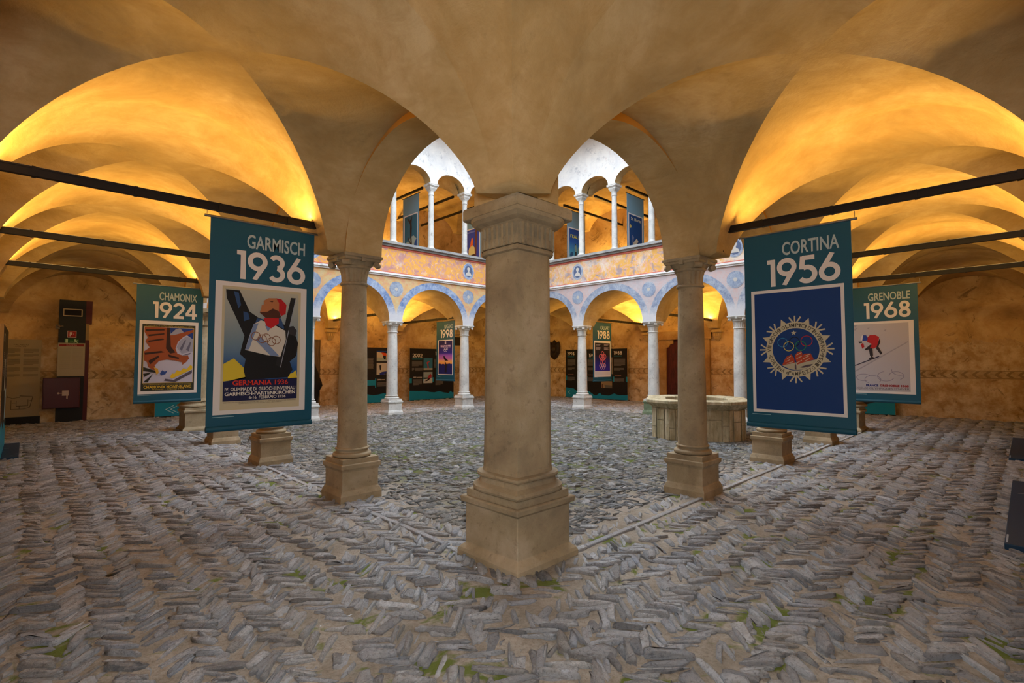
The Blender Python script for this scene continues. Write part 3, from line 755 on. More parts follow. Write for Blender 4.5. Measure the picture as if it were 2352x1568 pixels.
def year(art, s_, u0, v0, u1, v1, mat, l=1, parent=None, name='year_number'):
    w = sum(DIG[c][0] for c in s_)+.05*(len(s_)-1); (xa, za), (xb, zb) = art.P(u0, v1), art.P(u1, v0)
    pcs = []; x = 0
    for c in s_:
        for ln in DIG[c][1]:
            v, f = stroke(ln, DW); pcs.append(([(xa+(xb-xa)*(x+p)/w, za+(zb-za)*max(0, min(1, q))) for p, q in v], f))
        x += DIG[c][0]+.05
    return art.raw(name, pcs, mat, l, parent)
def gradient(name, stops, z0, z1):
    """printed vertical colour blend"""
    t = NT(name); p = t.n('ShaderNodeTexCoord').outputs['Object']; z = t.sep(p)[2]
    f = t.math('DIVIDE', t.math('SUBTRACT', z, z0), z1-z0)
    return t.done(t.ramp(f, [(a, C(c)) for a, c in stops]), .55, .25)
def teal_cloth():
    t = NT('teal_banner_cloth'); p = t.n('ShaderNodeTexCoord').outputs['Object']
    n = t.noise(t.mapping(p, (.7, 1, 3)), 2, 3, .5); t.bump(n, .25, .02)
    return t.done(C('#05495e'), .5, .35)
M['cloth'] = teal_cloth(); M['cloth_pale'] = flat('#8fa3ad', .6)
BW, BH = .955, 1.97
def banner(label, loc, rz, name_txt, yr, frame=(.055, .297, .925, .925), group='teal hanging banners in the arcades', W=BW, H=BH, wires=.07, narrow=.325):
    r = thing('hanging_banner', label, 'banner', loc, rz, group)
    m = MB(); nz = 12
    m.box(0, W, -.0018, .0018, .035, H); m.build('cloth', M['cloth'], r)
    m = MB(); m.tube([(0, 0, .02), (W, 0, .02)], .026, 12); m.build('bottom_roll', M['cloth'], r)
    m = MB(); m.tube([(-.05, 0, H), (W+.05, 0, H)], .012, 10); m.build('top_rail', M['metal'], r)
    for x in (-.03, W+.03):
        m = MB(); m.tube([(x, 0, H), (x, 0, H+wires)], .0025, 6); m.build('hanging_wire', M['metal'], r)
    A = Art(r, 0, W, 0, H)
    if name_txt: A.text('place_name', name_txt, narrow, .058, .90, .126, flat('#9fb0b4'), 1, .018)
    if yr: year(A, yr, .235, .141, .905, .279, M['white'])
    po = A.rect('poster', *frame, M['white'], 0)
    A.rect('small_print', .055, .934, .24, .9365, '#8fb0b5', 1)
    u0, v0, u1, v1 = frame
    return r, A, po
def sub(A, po, u0, v0, u1, v1):
    (x0, z1), (x1, z0) = A.P(u0, v0), A.P(u1, v1)
    return Art(po, x0, x1, z0, z1, 1)

# banner GARMISCH 1936
r, A, po = banner('large teal banner lettered GARMISCH 1936 hanging in the left arcade', (1.175, 5.17, .825), 0, 'GARMISCH', '1936')
a = sub(A, po, .115, .318, .865, .905)
a.rect('aged_paper', 0, 0, 1, 1, '#b7ab8c', 0)
z0, z1 = a.P(0, .93)[1], a.P(0, .02)[1]
a.rect('sky', .03, .02, .965, .93, gradient('poster_grey_blue_sky', [(0, '#14356e'), (.3, '#1f4c80'), (.5, '#647b8a'), (1, '#a9a695')], z0, z1), 1)
for q in ([(.03, .63), (.15, .585), (.27, .66), (.30, .71), (.30, .75), (.03, .77)], [(.90, .71), (.95, .685), (.965, .75), (.84, .76), (.84, .72)]): a.poly('mountain', q, '#c7ae2c', 2)
a.poly('dark_ground', [(.03, .775), (.30, .735), (.60, .76), (.965, .75), (.965, .93), (.03, .93)], '#15163c', 2)
a.poly('figure', [[(.04, .03), (.20, .03), (.27, .12), (.33, .20), (.44, .245), (.52, .26), (.70, .275), (.86, .31), (.92, .36), (.97, .45), (.95, .56), (.86, .61), (.90, .68), (.84, .745), (.30, .76), (.27, .68), (.29, .59), (.22, .55), (.25, .46), (.27, .40), (.22, .33), (.14, .22), (.05, .10)]], '#121113', 3)
a.poly('ski', [[(.86, .055), (.935, .055), (.74, .66), (.67, .64)]], '#1d1c1e', 4)
a.poly('ski_edge', [[(.925, .055), (.935, .055), (.74, .66), (.73, .66)]], '#8a8f99', 5)
for q in [[(.13, .04), (.19, .05), (.22, .15), (.19, .18)], [(.25, .20), (.31, .21), (.33, .26), (.26, .28)], [(.42, .25), (.50, .255), (.47, .29), (.40, .29)], [(.62, .245), (.73, .24), (.79, .34), (.66, .29)]]: a.poly('sleeve_fold', q, '#28456e', 4)
a.poly('race_bib', [(.38, .30), (.47, .265), (.60, .285), (.79, .345), (.80, .42), (.73, .57), (.55, .555), (.28, .515), (.33, .40)], '#c0b9ac', 5)
a.poly('bib_folds', [[(.38, .30), (.44, .29), (.33, .51), (.28, .515)], [(.40, .43), (.47, .40), (.72, .565), (.60, .56)], [(.52, .30), (.62, .305), (.56, .36)]], '#6f80a0', 6)
a.poly('face', [[(.47, .17), (.475, .14), (.50, .13), (.50, .10), (.56, .075), (.66, .07), (.71, .10), (.72, .18), (.66, .225), (.55, .24), (.45, .20)]], '#a5683f', 5)
a.poly('face_shade', [[(.45, .20), (.55, .19), (.62, .16), (.70, .18), (.73, .23), (.66, .26), (.55, .255)], [(.57, .10), (.63, .095), (.61, .108)]], '#4a2517', 6)
a.poly('red_cap', [[(.66, .07), (.73, .075), (.80, .12), (.79, .20), (.73, .22), (.70, .18), (.70, .11)]], '#a5141a', 6)
a.poly('scarf', [[(.50, .245), (.70, .24), (.70, .285), (.60, .33), (.54, .31)]], '#b0171c', 7)
a.poly('glove', [[(.83, .31), (.90, .30), (.95, .34), (.93, .39), (.84, .37)]], '#2c2b2e', 6)
(cx, cz), sc = a.P(.54, .43), (a.x1-a.x0)
a.ring('linked_rings', [(cx+sc*dx, cz+sc*dz, sc*.054) for dx, dz in ((-.13, .05), (-.05, .015), (.0, .03), (.07, -.02), (.13, .005))], .007, '#7b4f34', 7)
a.text('lettering', 'GERMANIA 1936', .14, .763, .84, .805, '#c0301f', 5, .02)
a.text('lettering', 'IV. OLIMPIADE DI GIUOCHI INVERNALI', .05, .82, .94, .85, '#c9c1b5', 5, .02)
a.text('lettering', 'GARMISCH-PARTENKIRCHEN', .05, .858, .94, .887, '#c9c1b5', 5, .03)
a.text('lettering', '6-16. FEBBRAIO 1936', .34, .894, .81, .918, '#c9c1b5', 5, .02)
a.text('lettering', 'COMITATO D\'ORGANIZZAZIONE PER LA IV OLIMPIADE DI GIUOCHI INVERNALI', .04, .936, .95, .945, '#5a4a3a', 2)
a.text('lettering', 'GARMISCH-PARTENKIRCHEN (BAVIERA)', .22, .949, .76, .957, '#5a4a3a', 2)

# banner CHAMONIX 1924
r, A, po = banner('smaller teal banner lettered CHAMONIX 1924 hanging far down the left arcade', (1.27, 10.15, .785), 0, 'CHAMONIX', '1924', (.055, .305, .93, .925))
a = sub(A, po, .095, .335, .885, .90)
a.rect('dark_border', 0, 0, 1, 1, '#2a2a20', 0)
a.rect('gold_line', .025, .035, .975, .885, '#a58a2c', 1)
a.rect('snow_scene', .035, .042, .965, .878, '#a9a6b6', 2)
a.poly('blue_sky', [[(.50, .045), (.965, .045), (.965, .22), (.80, .13), (.66, .10), (.52, .14)]], '#1b3577', 3)
a.poly('snow_peak', [[(.49, .16), (.62, .06), (.70, .05), (.80, .13), (.56, .20)], [(.64, .34), (.70, .24), (.83, .17), (.965, .21), (.965, .40), (.74, .44)]], '#8b8c9c', 4)
a.poly('rock_lines', [[(.70, .36), (.80, .22), (.82, .23), (.74, .40)], [(.82, .38), (.90, .25), (.92, .26), (.88, .40)], [(.73, .47), (.92, .42), (.90, .45)]], '#5a5a6c', 5)
a.poly('large_bird', [[(.04, .045), (.49, .045), (.50, .16), (.60, .15), (.965, .06), (.96, .10), (.76, .18), (.66, .26), (.62, .36), (.66, .44), (.78, .47), (.86, .46), (.89, .51), (.83, .57), (.76, .61), (.75, .57), (.62, .545), (.46, .53), (.32, .55), (.24, .62), (.28, .70), (.20, .68), (.12, .64), (.10, .57), (.04, .54), (.04, .41), (.14, .35), (.06, .26), (.10, .20), (.04, .12)]], '#8a4420', 6)
a.poly('dark_feathers', [[(.45, .045), (.50, .045), (.53, .33), (.62, .42), (.52, .44), (.44, .36)], [(.06, .08), (.40, .07), (.40, .09), (.06, .11)], [(.10, .16), (.40, .13), (.40, .15), (.12, .185)], [(.10, .25), (.38, .21), (.40, .23), (.12, .27)], [(.05, .43), (.35, .40), (.42, .42), (.06, .46)], [(.12, .55), (.30, .47), (.32, .49), (.16, .60)], [(.48, .45), (.70, .50), (.68, .52), (.50, .49)]], '#321a10', 7)
a.poly('claw', [[(.22, .64), (.30, .67), (.32, .73), (.28, .76), (.25, .69)]], '#b58a2a', 8)
a.poly('fir_branches', [[(.035, .64), (.26, .70), (.27, .73), (.035, .70)], [(.035, .74), (.20, .72), (.06, .79)], [(.05, .86), (.22, .74), (.12, .87)]], '#222119', 7)
a.poly('bob_sled', [[(.44, .82), (.60, .84), (.95, .69), (.95, .74), (.62, .875), (.42, .85)]], '#4c4450', 6)
a.poly('bob_crew', [[(.53, .79), (.57, .74), (.61, .75), (.66, .69), (.72, .71), (.78, .66), (.84, .68), (.92, .61), (.96, .64), (.95, .68), (.62, .80), (.56, .82)]], '#c8a51e', 7)
a.poly('small_flag', [[(.34, .74), (.38, .69), (.42, .71), (.48, .70), (.44, .75), (.36, .77)]], '#27407c', 7)
a.text('lettering', 'PARIS-LYON-MÉDITERRANÉE', .06, .008, .94, .03, '#8a7638', 2, .02)
a.text('lettering', 'AUX CHAMPIONNATS DES CONCOURS DE SPORTS D\'HIVER', .04, .893, .95, .912, '#a58a2c', 2)
a.text('lettering', 'CHAMONIX MONT-BLANC', .05, .92, .945, .962, '#c09a2c', 2, .03)
a.text('lettering', '25 Janvier - 5 Février 1924', .20, .967, .80, .99, '#a58a2c', 2, .01)

# banner CORTINA 1956
r, A, po = banner('large teal banner lettered CORTINA 1956 hanging in the right arcade', (5.41, 2.05, .80), -pi/2, 'CORTINA', '1956', (.066, .295, .93, .924), narrow=.385)
a = sub(A, po, .098, .311, .90, .909); blue = '#0a3168'
a.rect('blue_field', 0, 0, 1, 1, blue, 0)
cx, cz = .49*BW, BH*(1-.603); cream = flat('#b3a98d')
RI, RO = .208, .268
pcs = [stroke([(cx+(RI+RO)/2*cos(2*pi*k/64), cz+(RI+RO)/2*sin(2*pi*k/64)) for k in range(65)], RO-RI)]
for k in range(8):
    t = pi/2+k*pi/4
    for dt, ta in ((0, 0), (-.05, -.62), (.05, .62)):
        q = (cx+(RO-.006)*cos(t-dt), cz+(RO-.006)*sin(t-dt)); L = .068
        pcs.append(stroke([q, (q[0]+L*cos(t-ta), q[1]+L*sin(t-ta))], .014))
    t += pi/8
    pcs.append(([(cx+(RO-.004)*cos(t-.115), cz+(RO-.004)*sin(t-.115)), (cx+(RO-.004)*cos(t+.115), cz+(RO-.004)*sin(t+.115)), (cx+.325*cos(t), cz+.325*sin(t))], [(0, 1, 2)]))
em = a.raw('snow_star_emblem', pcs, cream, 1)
a.raw('linked_rings', [stroke([(cx-.113+.044*cos(2*pi*k/36), cz+.069+.044*sin(2*pi*k/36)) for k in range(37)], .006)], '#2a78a0', 2)
for (dx, dz, rr, h) in ((-.006, .074, .045, '#08101c'), (.10, .079, .049, '#a01f22'), (-.058, .03, .045, '#b9a94c'), (.048, .033, .046, '#1f7848')):
    a.raw('linked_rings', [stroke([(cx+dx+rr*cos(2*pi*k/36), cz+dz+rr*sin(2*pi*k/36)) for k in range(37)], .007)], h, 3)
a.raw('star', [([(cx-.011+(.026 if k % 2 == 0 else .011)*cos(pi/2+k*pi/5), cz+.162+(.026 if k % 2 == 0 else .011)*sin(pi/2+k*pi/5)) for k in range(10)], [tuple(range(10))])], cream, 2)
e = lambda L: [(cx+(x-800)*.000493, cz-(y-815)*.000493) for x, y in L]
a.raw('snow_slope', [(e([(552, 1135), (785, 1075), (920, 1080), (1165, 1015), (1150, 1060), (1050, 1160), (930, 1215), (800, 1228), (700, 1210), (610, 1168)]), [tuple(range(10))])], flat('#a89e86'), 2)
a.raw('red_peaks', [(e(q), [tuple(range(len(q)))]) for q in ([(555, 1135), (600, 1020), (640, 960), (700, 930), (725, 912), (775, 985), (785, 1080)], [(785, 950), (830, 880), (905, 850), (925, 900), (925, 1080), (830, 1118)], [(925, 960), (955, 905), (1070, 900), (1110, 985), (1120, 1020), (920, 1082)])], '#a03a1f', 3)
a.raw('snow_streaks', [stroke(e(q), .005) for q in ([(620, 1060), (700, 1020)], [(650, 1000), (720, 950)], [(640, 1095), (760, 1060)], [(820, 930), (910, 880)], [(820, 1000), (915, 950)], [(830, 1080), (915, 1030)], [(940, 1000), (1040, 950)], [(960, 950), (1060, 915)], [(960, 1050), (1050, 1000)])], flat('#b9ab93'), 4)
a.raw('church_tower', [(e([(785, 1215), (785, 1140), (798, 1085), (812, 1140), (815, 1220)]), [(0, 1, 2, 3, 4)]), (e([(870, 1170), (1000, 1120), (1110, 1105), (1060, 1150), (930, 1180)]), [(0, 1, 2, 3, 4)])], '#4a3d46', 4)
def arc_text(body, a0, a1, R, h, up, name='lettering'):
    pcs = []; n = len(body); ws = [.45 if c in 'I.·\'' else .35 if c == ' ' else 1.0 for c in body]; tot = sum(ws); acc = 0
    for c, w in zip(body, ws):
        t = radians(a0+(a1-a0)*(acc+w/2)/tot); acc += w
        if c == ' ': continue
        v, f, asp = text_mesh(c, .02); cw = abs(radians(a1-a0))*R*w/tot*.82; hh = h*.25 if c in '·' else h*.3 if c == '\'' else h
        if c == '·': cw = hh
        out = []
        for x, y in v:
            lx = (x-.5)*cw; ly = (y-.5)*hh+(h*.35 if c == '\'' else 0); rd = R+(ly if up else -ly)
            tt = t-(lx/R if up else -lx/R)
            out.append((cx+rd*cos(tt), cz+rd*sin(tt)))
        pcs.append((out, f))
    a.raw(name, pcs, flat('#4f483d'), 2)
arc_text('VII GIOCHI OLIMPICI D\'INVERNO', 186, -8, .238, .036, True)
arc_text('·CORTINA d\'AMPEZZO 1956·', 192, 352, .238, .036, False)

# banner GRENOBLE 1968
r, A, po = banner('smaller teal banner lettered GRENOBLE 1968 hanging far down the right arcade', (10.38, 2.17, .785), -pi/2, 'GRENOBLE', '1968', (.04, .305, .935, .925), narrow=.30)
a = sub(A, po, .075, .325, .865, .905)
a.rect('snow_field', 0, 0, 1, 1, '#a7a2a5', 0)
a.poly('snow_shade', [[(0, .01), (.06, .01), (.02, .05)], [(0, .06), (.07, .05), (.01, .10)], [(.25, .06), (.30, .05), (.28, .08)], [(.56, .10), (.61, .08), (.59, .12)], [(.0, .70), (.98, .27), (.985, .285), (.0, .72)]], '#918d92', 1)
a.poly('ski', [[(0, .615), (.45, .48), (.47, .49), (0, .628)]], '#23233c', 2)
a.poly('racing_skier', [[(.24, .21), (.30, .165), (.40, .165), (.47, .20), (.46, .26), (.43, .34), (.36, .37), (.27, .365), (.33, .30), (.25, .27)], [(.12, .30), (.17, .28), (.19, .34), (.15, .37)]], '#a31c20', 3)
a.poly('dark_trousers', [[(.27, .365), (.34, .36), (.35, .47), (.32, .50), (.29, .47)], [(.42, .34), (.47, .24), (.49, .22), (.49, .28), (.45, .34), (.52, .44), (.49, .46), (.41, .37)], [(.19, .38), (.30, .31), (.33, .31), (.28, .38), (.22, .39)], [(.08, .26), (.15, .26), (.15, .28), (.09, .285)], [(.26, .51), (.34, .49), (.38, .51), (.30, .54)]], '#2a2326', 4)
a.poly('helmet', [[(.14, .20), (.17, .165), (.23, .165), (.26, .21), (.25, .245), (.18, .25), (.13, .235)]], '#233a86', 5)
a.poly('helmet_stripe', [[(.12, .22), (.15, .17), (.175, .165), (.155, .24), (.13, .24)]], '#c4bfc4', 6)
a.strokes('ring_traces', [arc(.16, .80, .14, .05, 60, 330), arc(.33, .83, .15, .06, 120, 400), arc(.57, .78, .15, .07, 20, 260), arc(.76, .77, .13, .06, 180, 420), arc(.82, .69, .14, .07, 60, 190)], .009, '#857f8c', 2)
a.text('lettering', 'FRANCE', .20, .90, .43, .933, '#20306e', 2, .05)
a.text('lettering', 'GRENOBLE 1968', .455, .90, .97, .933, '#8c2026', 2, .05)
a.text('lettering', "X'JEUX OLYMPIQUES D'HIVER", .01, .945, .98, .985, '#5f5a60', 2)

# banners across the courtyard: NAGANO 1998, CALGARY 1988
r, A, po = banner('small teal banner lettered NAGANO 1998 hanging across the courtyard, left of the big pillar', (9.74, 13.62, .87), -pi/2, 'NAGANO', '1998', (.085, .315, .93, .90), W=.97, H=1.93, narrow=.45)
a = sub(A, po, .13, .328, .885, .887)
a.rect('sunset_sky', 0, 0, 1, 1, gradient('poster_violet_sunset', [(.30, '#d98c3c'), (.38, '#d9a05c'), (.45, '#b3629c'), (.56, '#8a4fb0'), (.63, '#2b2388'), (.85, '#1c1450')], a.z0, a.z1), 0)
a.poly('dark_ridge', [(0, .70), (.10, .68), (.22, .71), (.35, .69), (.50, .72), (.65, .70), (.80, .68), (.92, .70), (1, .69), (1, 1), (0, 1)], '#161a5c', 1)
a.poly('perched_bird', [[(.36, .47), (.42, .45), (.50, .50), (.60, .56), (.74, .60), (.60, .60), (.50, .60), (.40, .55)], [(.48, .60), (.50, .60), (.50, .66), (.48, .66)], [(.46, .66), (.54, .64), (.56, .70), (.66, .68), (.66, .78), (.60, .80), (.60, .95), (.46, .95), (.48, .78)]], '#150f1c', 2)
a.rect('small_emblem', .46, .02, .56, .10, '#b9a9c9', 2)
a.text('lettering', 'NAGANO1998', .15, .13, .87, .19, '#c9b0d9', 2, .03)
a.text('lettering', 'THE XVIII OLYMPIC WINTER GAMES', .15, .197, .87, .21, '#c9b0d9', 2)
q, qz = a.P(.51, .265); d_ = (a.x1-a.x0)
a.ring('linked_rings', [(q+d_*x, qz+d_*z_, d_*.055) for x, z_ in ((-.12, .03), (0, .03), (.12, .03), (-.06, -.03), (.06, -.03))], .010, '#c9c0d9', 2)
r, A, po = banner('small teal banner lettered CALGARY 1988 hanging across the courtyard, right of the big pillar', (13.30, 9.90, .835), 0, 'CALGARY', '1988', (.07, .315, .94, .925), W=1.05, H=1.965, narrow=.40)
a = sub(A, po, .10, .35, .905, .90)
a.rect('night_sky', 0, 0, 1, 1, gradient('poster_blue_night', [(.0, '#3a1a78'), (.14, '#2c2090'), (.35, '#1b1f7c'), (.62, '#14142a'), (1, '#141014')], a.z0, a.z1), 0)
q, qz = a.P(.50, .46); d_ = (a.x1-a.x0)
lobes = [(q+d_*.15*cos(pi/2+k*2*pi/5), qz+d_*.17*sin(pi/2+k*2*pi/5), d_*.085) for k in range(5)]+[(q+d_*.08*cos(-pi/2+k*2*pi/5), qz+d_*.09*sin(-pi/2+k*2*pi/5), d_*.06) for k in range(5)]
a.ring('snowflake_emblem', lobes, .022, '#c2606c', 2)
q, qz = a.P(.50, .725)
a.ring('linked_rings', [(q+d_*x, qz+d_*z_, d_*.07) for x, z_ in ((-.14, .03), (0, .03), (.14, .03), (-.07, -.04), (.07, -.04))], .016, '#c9a0c0', 2)
a.rect('city_lights', 0, .86, 1, 1, m_paint('violet_city_lights', '#3a2070', '#6a3f9c', '#a58ad0'), 1)
for u in (.06, .60):
    a.poly('lettering_block', [[(u, .045+.022*k), (u+.30-.05*(k % 2), .045+.022*k), (u+.30-.05*(k % 2), .057+.022*k), (u, .057+.022*k)] for k in (0, 1, 4, 5, 6, 7)], '#9a8f9c', 2)

# posters hanging in the upper gallery
def gallery_banner(label, loc, rz, W=.93, H=1.95):
    r = thing('hanging_banner', label, 'banner', loc, rz, 'poster banners in the upper gallery')
    m = MB(); m.box(0, W, -.0018, .0018, .03, H); m.build('cloth', flat('#6f93a6', .55), r)
    m = MB(); m.tube([(0, 0, .02), (W, 0, .02)], .022, 10); m.build('bottom_roll', flat('#6f93a6', .55), r)
    m = MB(); m.tube([(-.05, 0, H), (W+.05, 0, H)], .011, 8); m.build('top_rail', M['black'], r)
    for x in (-.02, W+.02):
        m = MB(); m.tube([(x, 0, H), (x, 0, H+.08)], .0025, 6); m.build('hanging_wire', M['metal'], r)
    A = Art(r, 0, W, 0, H); po = A.rect('poster', .07, .305, .93, .92, M['white'], 0)
    return A, po, sub(A, po, .12, .325, .88, .90)
A, po, a = gallery_banner('grey hanging poster of a figure with raised arms in the upper gallery', (8.70, 14.07, 4.84), -pi/2)
a.rect('teal_sky', 0, 0, 1, 1, '#2f5f70', 0)
a.poly('snow_hill', [[(0, .85), (.2, .72), (.35, .75), (.5, .62), (.75, .60), (1, .72), (1, 1), (0, 1)]], '#9aa79c', 1)
a.poly('blue_hill', [[(0, .90), (.15, .82), (.3, 1), (0, 1)], [(.70, 1), (.85, .78), (1, .70), (1, 1)]], '#1f4478', 2)
a.poly('figure', [[(.22, .06), (.27, .05), (.42, .15), (.46, .10), (.52, .13), (.58, .04), (.62, .05), (.58, .22), (.60, .35), (.58, .60), (.62, .85), (.72, .97), (.62, .97), (.50, .75), (.45, .45), (.46, .26), (.36, .18)]], '#33231e', 3)
a.poly('ski', [[(.25, .62), (.30, .60), (.72, .97), (.66, .99)]], '#3a2c26', 3)
A, po, a = gallery_banner('blue hanging poster of a red haired figure seen from behind in the upper gallery', (11.10, 13.88, 4.80), -pi/2)
a.rect('blue_sky', 0, 0, 1, 1, '#2a3a8a', 0)
a.poly('brown_ski', [[(.72, 0), (.86, 0), (.78, 1), (.62, 1)]], '#5a2f26', 1)
a.poly('shirt', [[(.20, .62), (.30, .52), (.52, .50), (.66, .58), (.70, .80), (.20, .82)]], '#c9b46c', 2)
a.poly('hair', [[(.36, .40), (.42, .27), (.52, .27), (.56, .38), (.52, .50), (.40, .52), (.32, .56)]], '#c8581c', 3)
a.poly('trousers', [[(.22, .80), (.68, .78), (.72, .98), (.20, .98)]], '#4a2c26', 2)
a.text('lettering', 'GARMISCH', .10, .05, .66, .10, '#8f9ad0', 1)
A, po, a = gallery_banner('blue hanging poster lettered ITALIA in yellow in the upper gallery', (13.22, 10.90, 4.79), 0, 1.0)
a.rect('blue_sky', 0, 0, 1, 1, gradient('poster_blue_snow', [(0, '#7fb0b5'), (.25, '#3f8aa8'), (.6, '#14509a'), (1, '#123f80')], a.z0, a.z1), 0)
a.text('lettering', 'ITALIA', .08, .18, .92, .28, '#c9c020', 1, .03)
a.poly('standing_skiers', [[(.36, .56), (.42, .46), (.48, .46), (.54, .56), (.52, .72), (.50, .92), (.44, .92), (.40, .72)], [(.60, .60), (.66, .52), (.72, .54), (.78, .64), (.76, .90), (.64, .90)]], '#6f8a80', 1)
a.poly('dark_trousers', [[(.40, .70), (.52, .70), (.50, .94), (.42, .94)], [(.42, .45), (.47, .44), (.47, .49), (.42, .49)]], '#1c2226', 2)
a.poly('dark_firs', [[(.02, .84), (.10, .74), (.26, .72), (.28, .80), (.14, .88)]], '#1f4a70', 1)
A, po, a = gallery_banner('blue hanging poster lettered St. Moritz in the upper gallery', (13.08, 8.42, 4.72), 0, .97)
a.rect('blue_sky', 0, 0, 1, 1, '#133c70', 0)
a.text('lettering', 'St. Moritz', .14, .06, .94, .15, '#b9b49c', 1, .02)
a.poly('pale_sun', [[(.10+.07*cos(k*pi/8), .33+.05*sin(k*pi/8)) for k in range(16)]], '#b9a45c', 1)
a.poly('pale_sign', [[(.28, .78), (.58, .62), (.70, .70), (.50, .82), (.50, .98), (.42, .98)]], '#b9ab98', 1)
a.poly('figure', [[(.66, .84), (.72, .74), (.86, .74), (.94, .84), (.94, 1), (.66, 1)]], '#a2452a', 2)
a.poly('tall_post', [[(.18, .62), (.24, .56), (.30, .56), (.36, .62), (.32, .70), (.30, 1), (.22, 1), (.24, .70)]], '#5f6a8c', 1)
# beams of the upper gallery
for x, l in ((7.45, 'thin black gallery beam left of the grey hanging poster'), (8.70, 'thin black gallery beam above the grey hanging poster'), (9.90, 'thin black gallery beam between the two left gallery posters'), (11.10, 'thin black gallery beam above the red haired figure poster')):
    beam((x, FWY), (x, 12.95), l, z=6.89, light=0, name='gallery_beam')
for y, l in ((7.25, 'thin black gallery beam at the right edge of the right opening'), (8.42, 'thin black gallery beam above the St. Moritz poster'), (9.6, 'thin black gallery beam between the two right gallery posters'), (10.90, 'thin black gallery beam above the ITALIA poster')):
    beam((gwx(y), y), (13.05, y), l, z=6.84, light=0, name='gallery_beam')

# ---------------------------------------------------------------- exhibition boards
def lines(A, u0, v0, u1, n, dv=.013, h=.007, mat='#6f6a69', l=1):
    k = []
    for i in range(n):
        e = u1-(u1-u0)*(.0 if i < n-1 else .35)-random.uniform(0, .02)*(u1-u0)
        k.append([(u0, v0+dv*i), (e, v0+dv*i), (e, v0+dv*i+h), (u0, v0+dv*i+h)])
    return A.poly('text_block', k, mat, l)
def board(label, loc, rz, W, H=2.0, foot=True, name='exhibition_board'):
    r = thing(name, label, 'display board', loc, rz, 'dark exhibition boards with teal mountains')
    m = MB(); m.box(0, W, 0, .035, .03, H); m.build('panel', M['board'], r)
    m = MB(); m.box(-.008, 0, -.002, .037, .03, H); m.box(W, W+.008, -.002, .037, .03, H); m.build('edge_strip', flat('#a58456'), r)
    if foot:
        m = MB(); m.box(-.03, W+.03, -.05, .10, 0, .03); m.build('foot_plate', M['black'], r)
    A = Art(r, 0, W, .03, H)
    A.lay = 0
    return r, A
def ridge(A, pts, mat=None): return A.poly('mountain_graphic', [(0, 1)]+pts+[(1, 1)], mat or M['btl'], 1)
def photo(A, u0, v0, u1, v1, bgc, shapes):
    p = A.rect('photograph', u0, v0, u1, v1, bgc, 1); (x0, z1), (x1, z0) = A.P(u0, v0), A.P(u1, v1)
    b = Art(p, x0, x1, z0, z1, 2)
    for q, c in shapes: b.poly('picture_shape', q, c, 0)
r, A = board('dark exhibition board with curling photo, right of the near beige column', (7.72, 16.36, 0), 0, 2.12)
ridge(A, [(0, .86), (.2, .88), (.45, .84), (.58, .87), (.68, .86), (.78, .84), (.86, .86), (.93, .92), (1, .95)])
photo(A, .64, .06, .98, .25, '#bfb5a4', [([(0, 0), (1, 0), (1, .3), (0, .1)], '#1c3f8c'), ([(.25, .15), (.5, .1), (.55, .45), (.35, .45)], '#c2461c'), ([(.33, .45), (.52, .45), (.5, .8), (.4, .8)], '#14181f'), ([(0, .62), (1, .72), (1, 1), (.0, .98)], '#9aa5a0'), ([(.6, .72), (1, .74), (1, .9), (.65, .85)], '#a02c2c')])
photo(A, .64, .28, .98, .50, '#b3b0ad', [([(.15+.0, .9), (.3, .75), (.7, .68), (1, .68), (1, .95), (.2, 1)], '#232e86'), ([(.4, .95), (.55, .8), (1, .76), (1, .98)], '#c2c0bd'), ([(.58, .92), (.75, .85), (.95, .86), (.95, .97), (.7, .97)], '#9a2c34'), ([(.15, .2), (.27, .2), (.25, .6), (.18, .6)], '#1a1a1e'), ([(.6, .5), (.7, .48), (.74, .75), (.68, .75)], '#16161a'), ([(.85, .3), (.95, .3), (.95, .6), (.87, .6)], '#1a1a1e')])
year(A, '2006', .06, .08, .30, .14, M['white']); lines(A, .06, .20, .58, 16)
A.rect('teal_stripe', .40, .59, .62, .69, M['btl'], 1); A.rect('teal_stripe', .615, .565, .635, .73, M['btl'], 2)
A.text('sub_heading', '2006 news', .66, .575, .80, .60, M['white'], 1, .03); lines(A, .66, .64, .97, 6)
photo(A, .30, .50, .42, .78, '#8a5a2c', [([(0, .5), (1, .6), (1, 1), (0, 1)], '#8f9299')])
r, A = board('dark exhibition board headed 2002, half hidden by the NAGANO 1998 banner', (10.46, 16.36, 0), 0, 2.10)
ridge(A, [(0, .82), (.2, .83), (.32, .83), (.45, .86), (.55, .87), (.66, .85), (.76, .88), (.88, .90), (.93, .85), (.96, .89), (1, .88)])
year(A, '2002', .06, .10, .27, .17, M['white']); A.rect('teal_stripe', .05, .185, .27, .22, flat('#0f4a56'), 1)
year(A, '1998', .56, .055, .78, .125, M['white'])
lines(A, .05, .245, .27, 8); lines(A, .05, .38, .10, 4); lines(A, .12, .38, .28, 5); A.text('sub_heading', '2002 curiosity', .08, .55, .27, .575, M['white'], 1, .03); lines(A, .08, .60, .27, 9)
lines(A, .53, .20, .75, 14); lines(A, .57, .60, .75, 10)
A.rect('teal_stripe', 0, .58, .05, .67, M['btl'], 1); A.rect('teal_stripe', .29, .57, .53, .66, M['btl'], 1); A.rect('teal_stripe', .75, .62, 1, .645, M['btl'], 1)
photo(A, .30, .185, .50, .42, '#2f6f8c', [([(0, .85), (1, .85), (1, 1), (0, 1)], '#a5a5a2'), ([(.3, .4), (.45, .3), (.75, .25), (.5, .42), (.6, .85), (.45, .88), (.4, .5)], '#a0303a')])
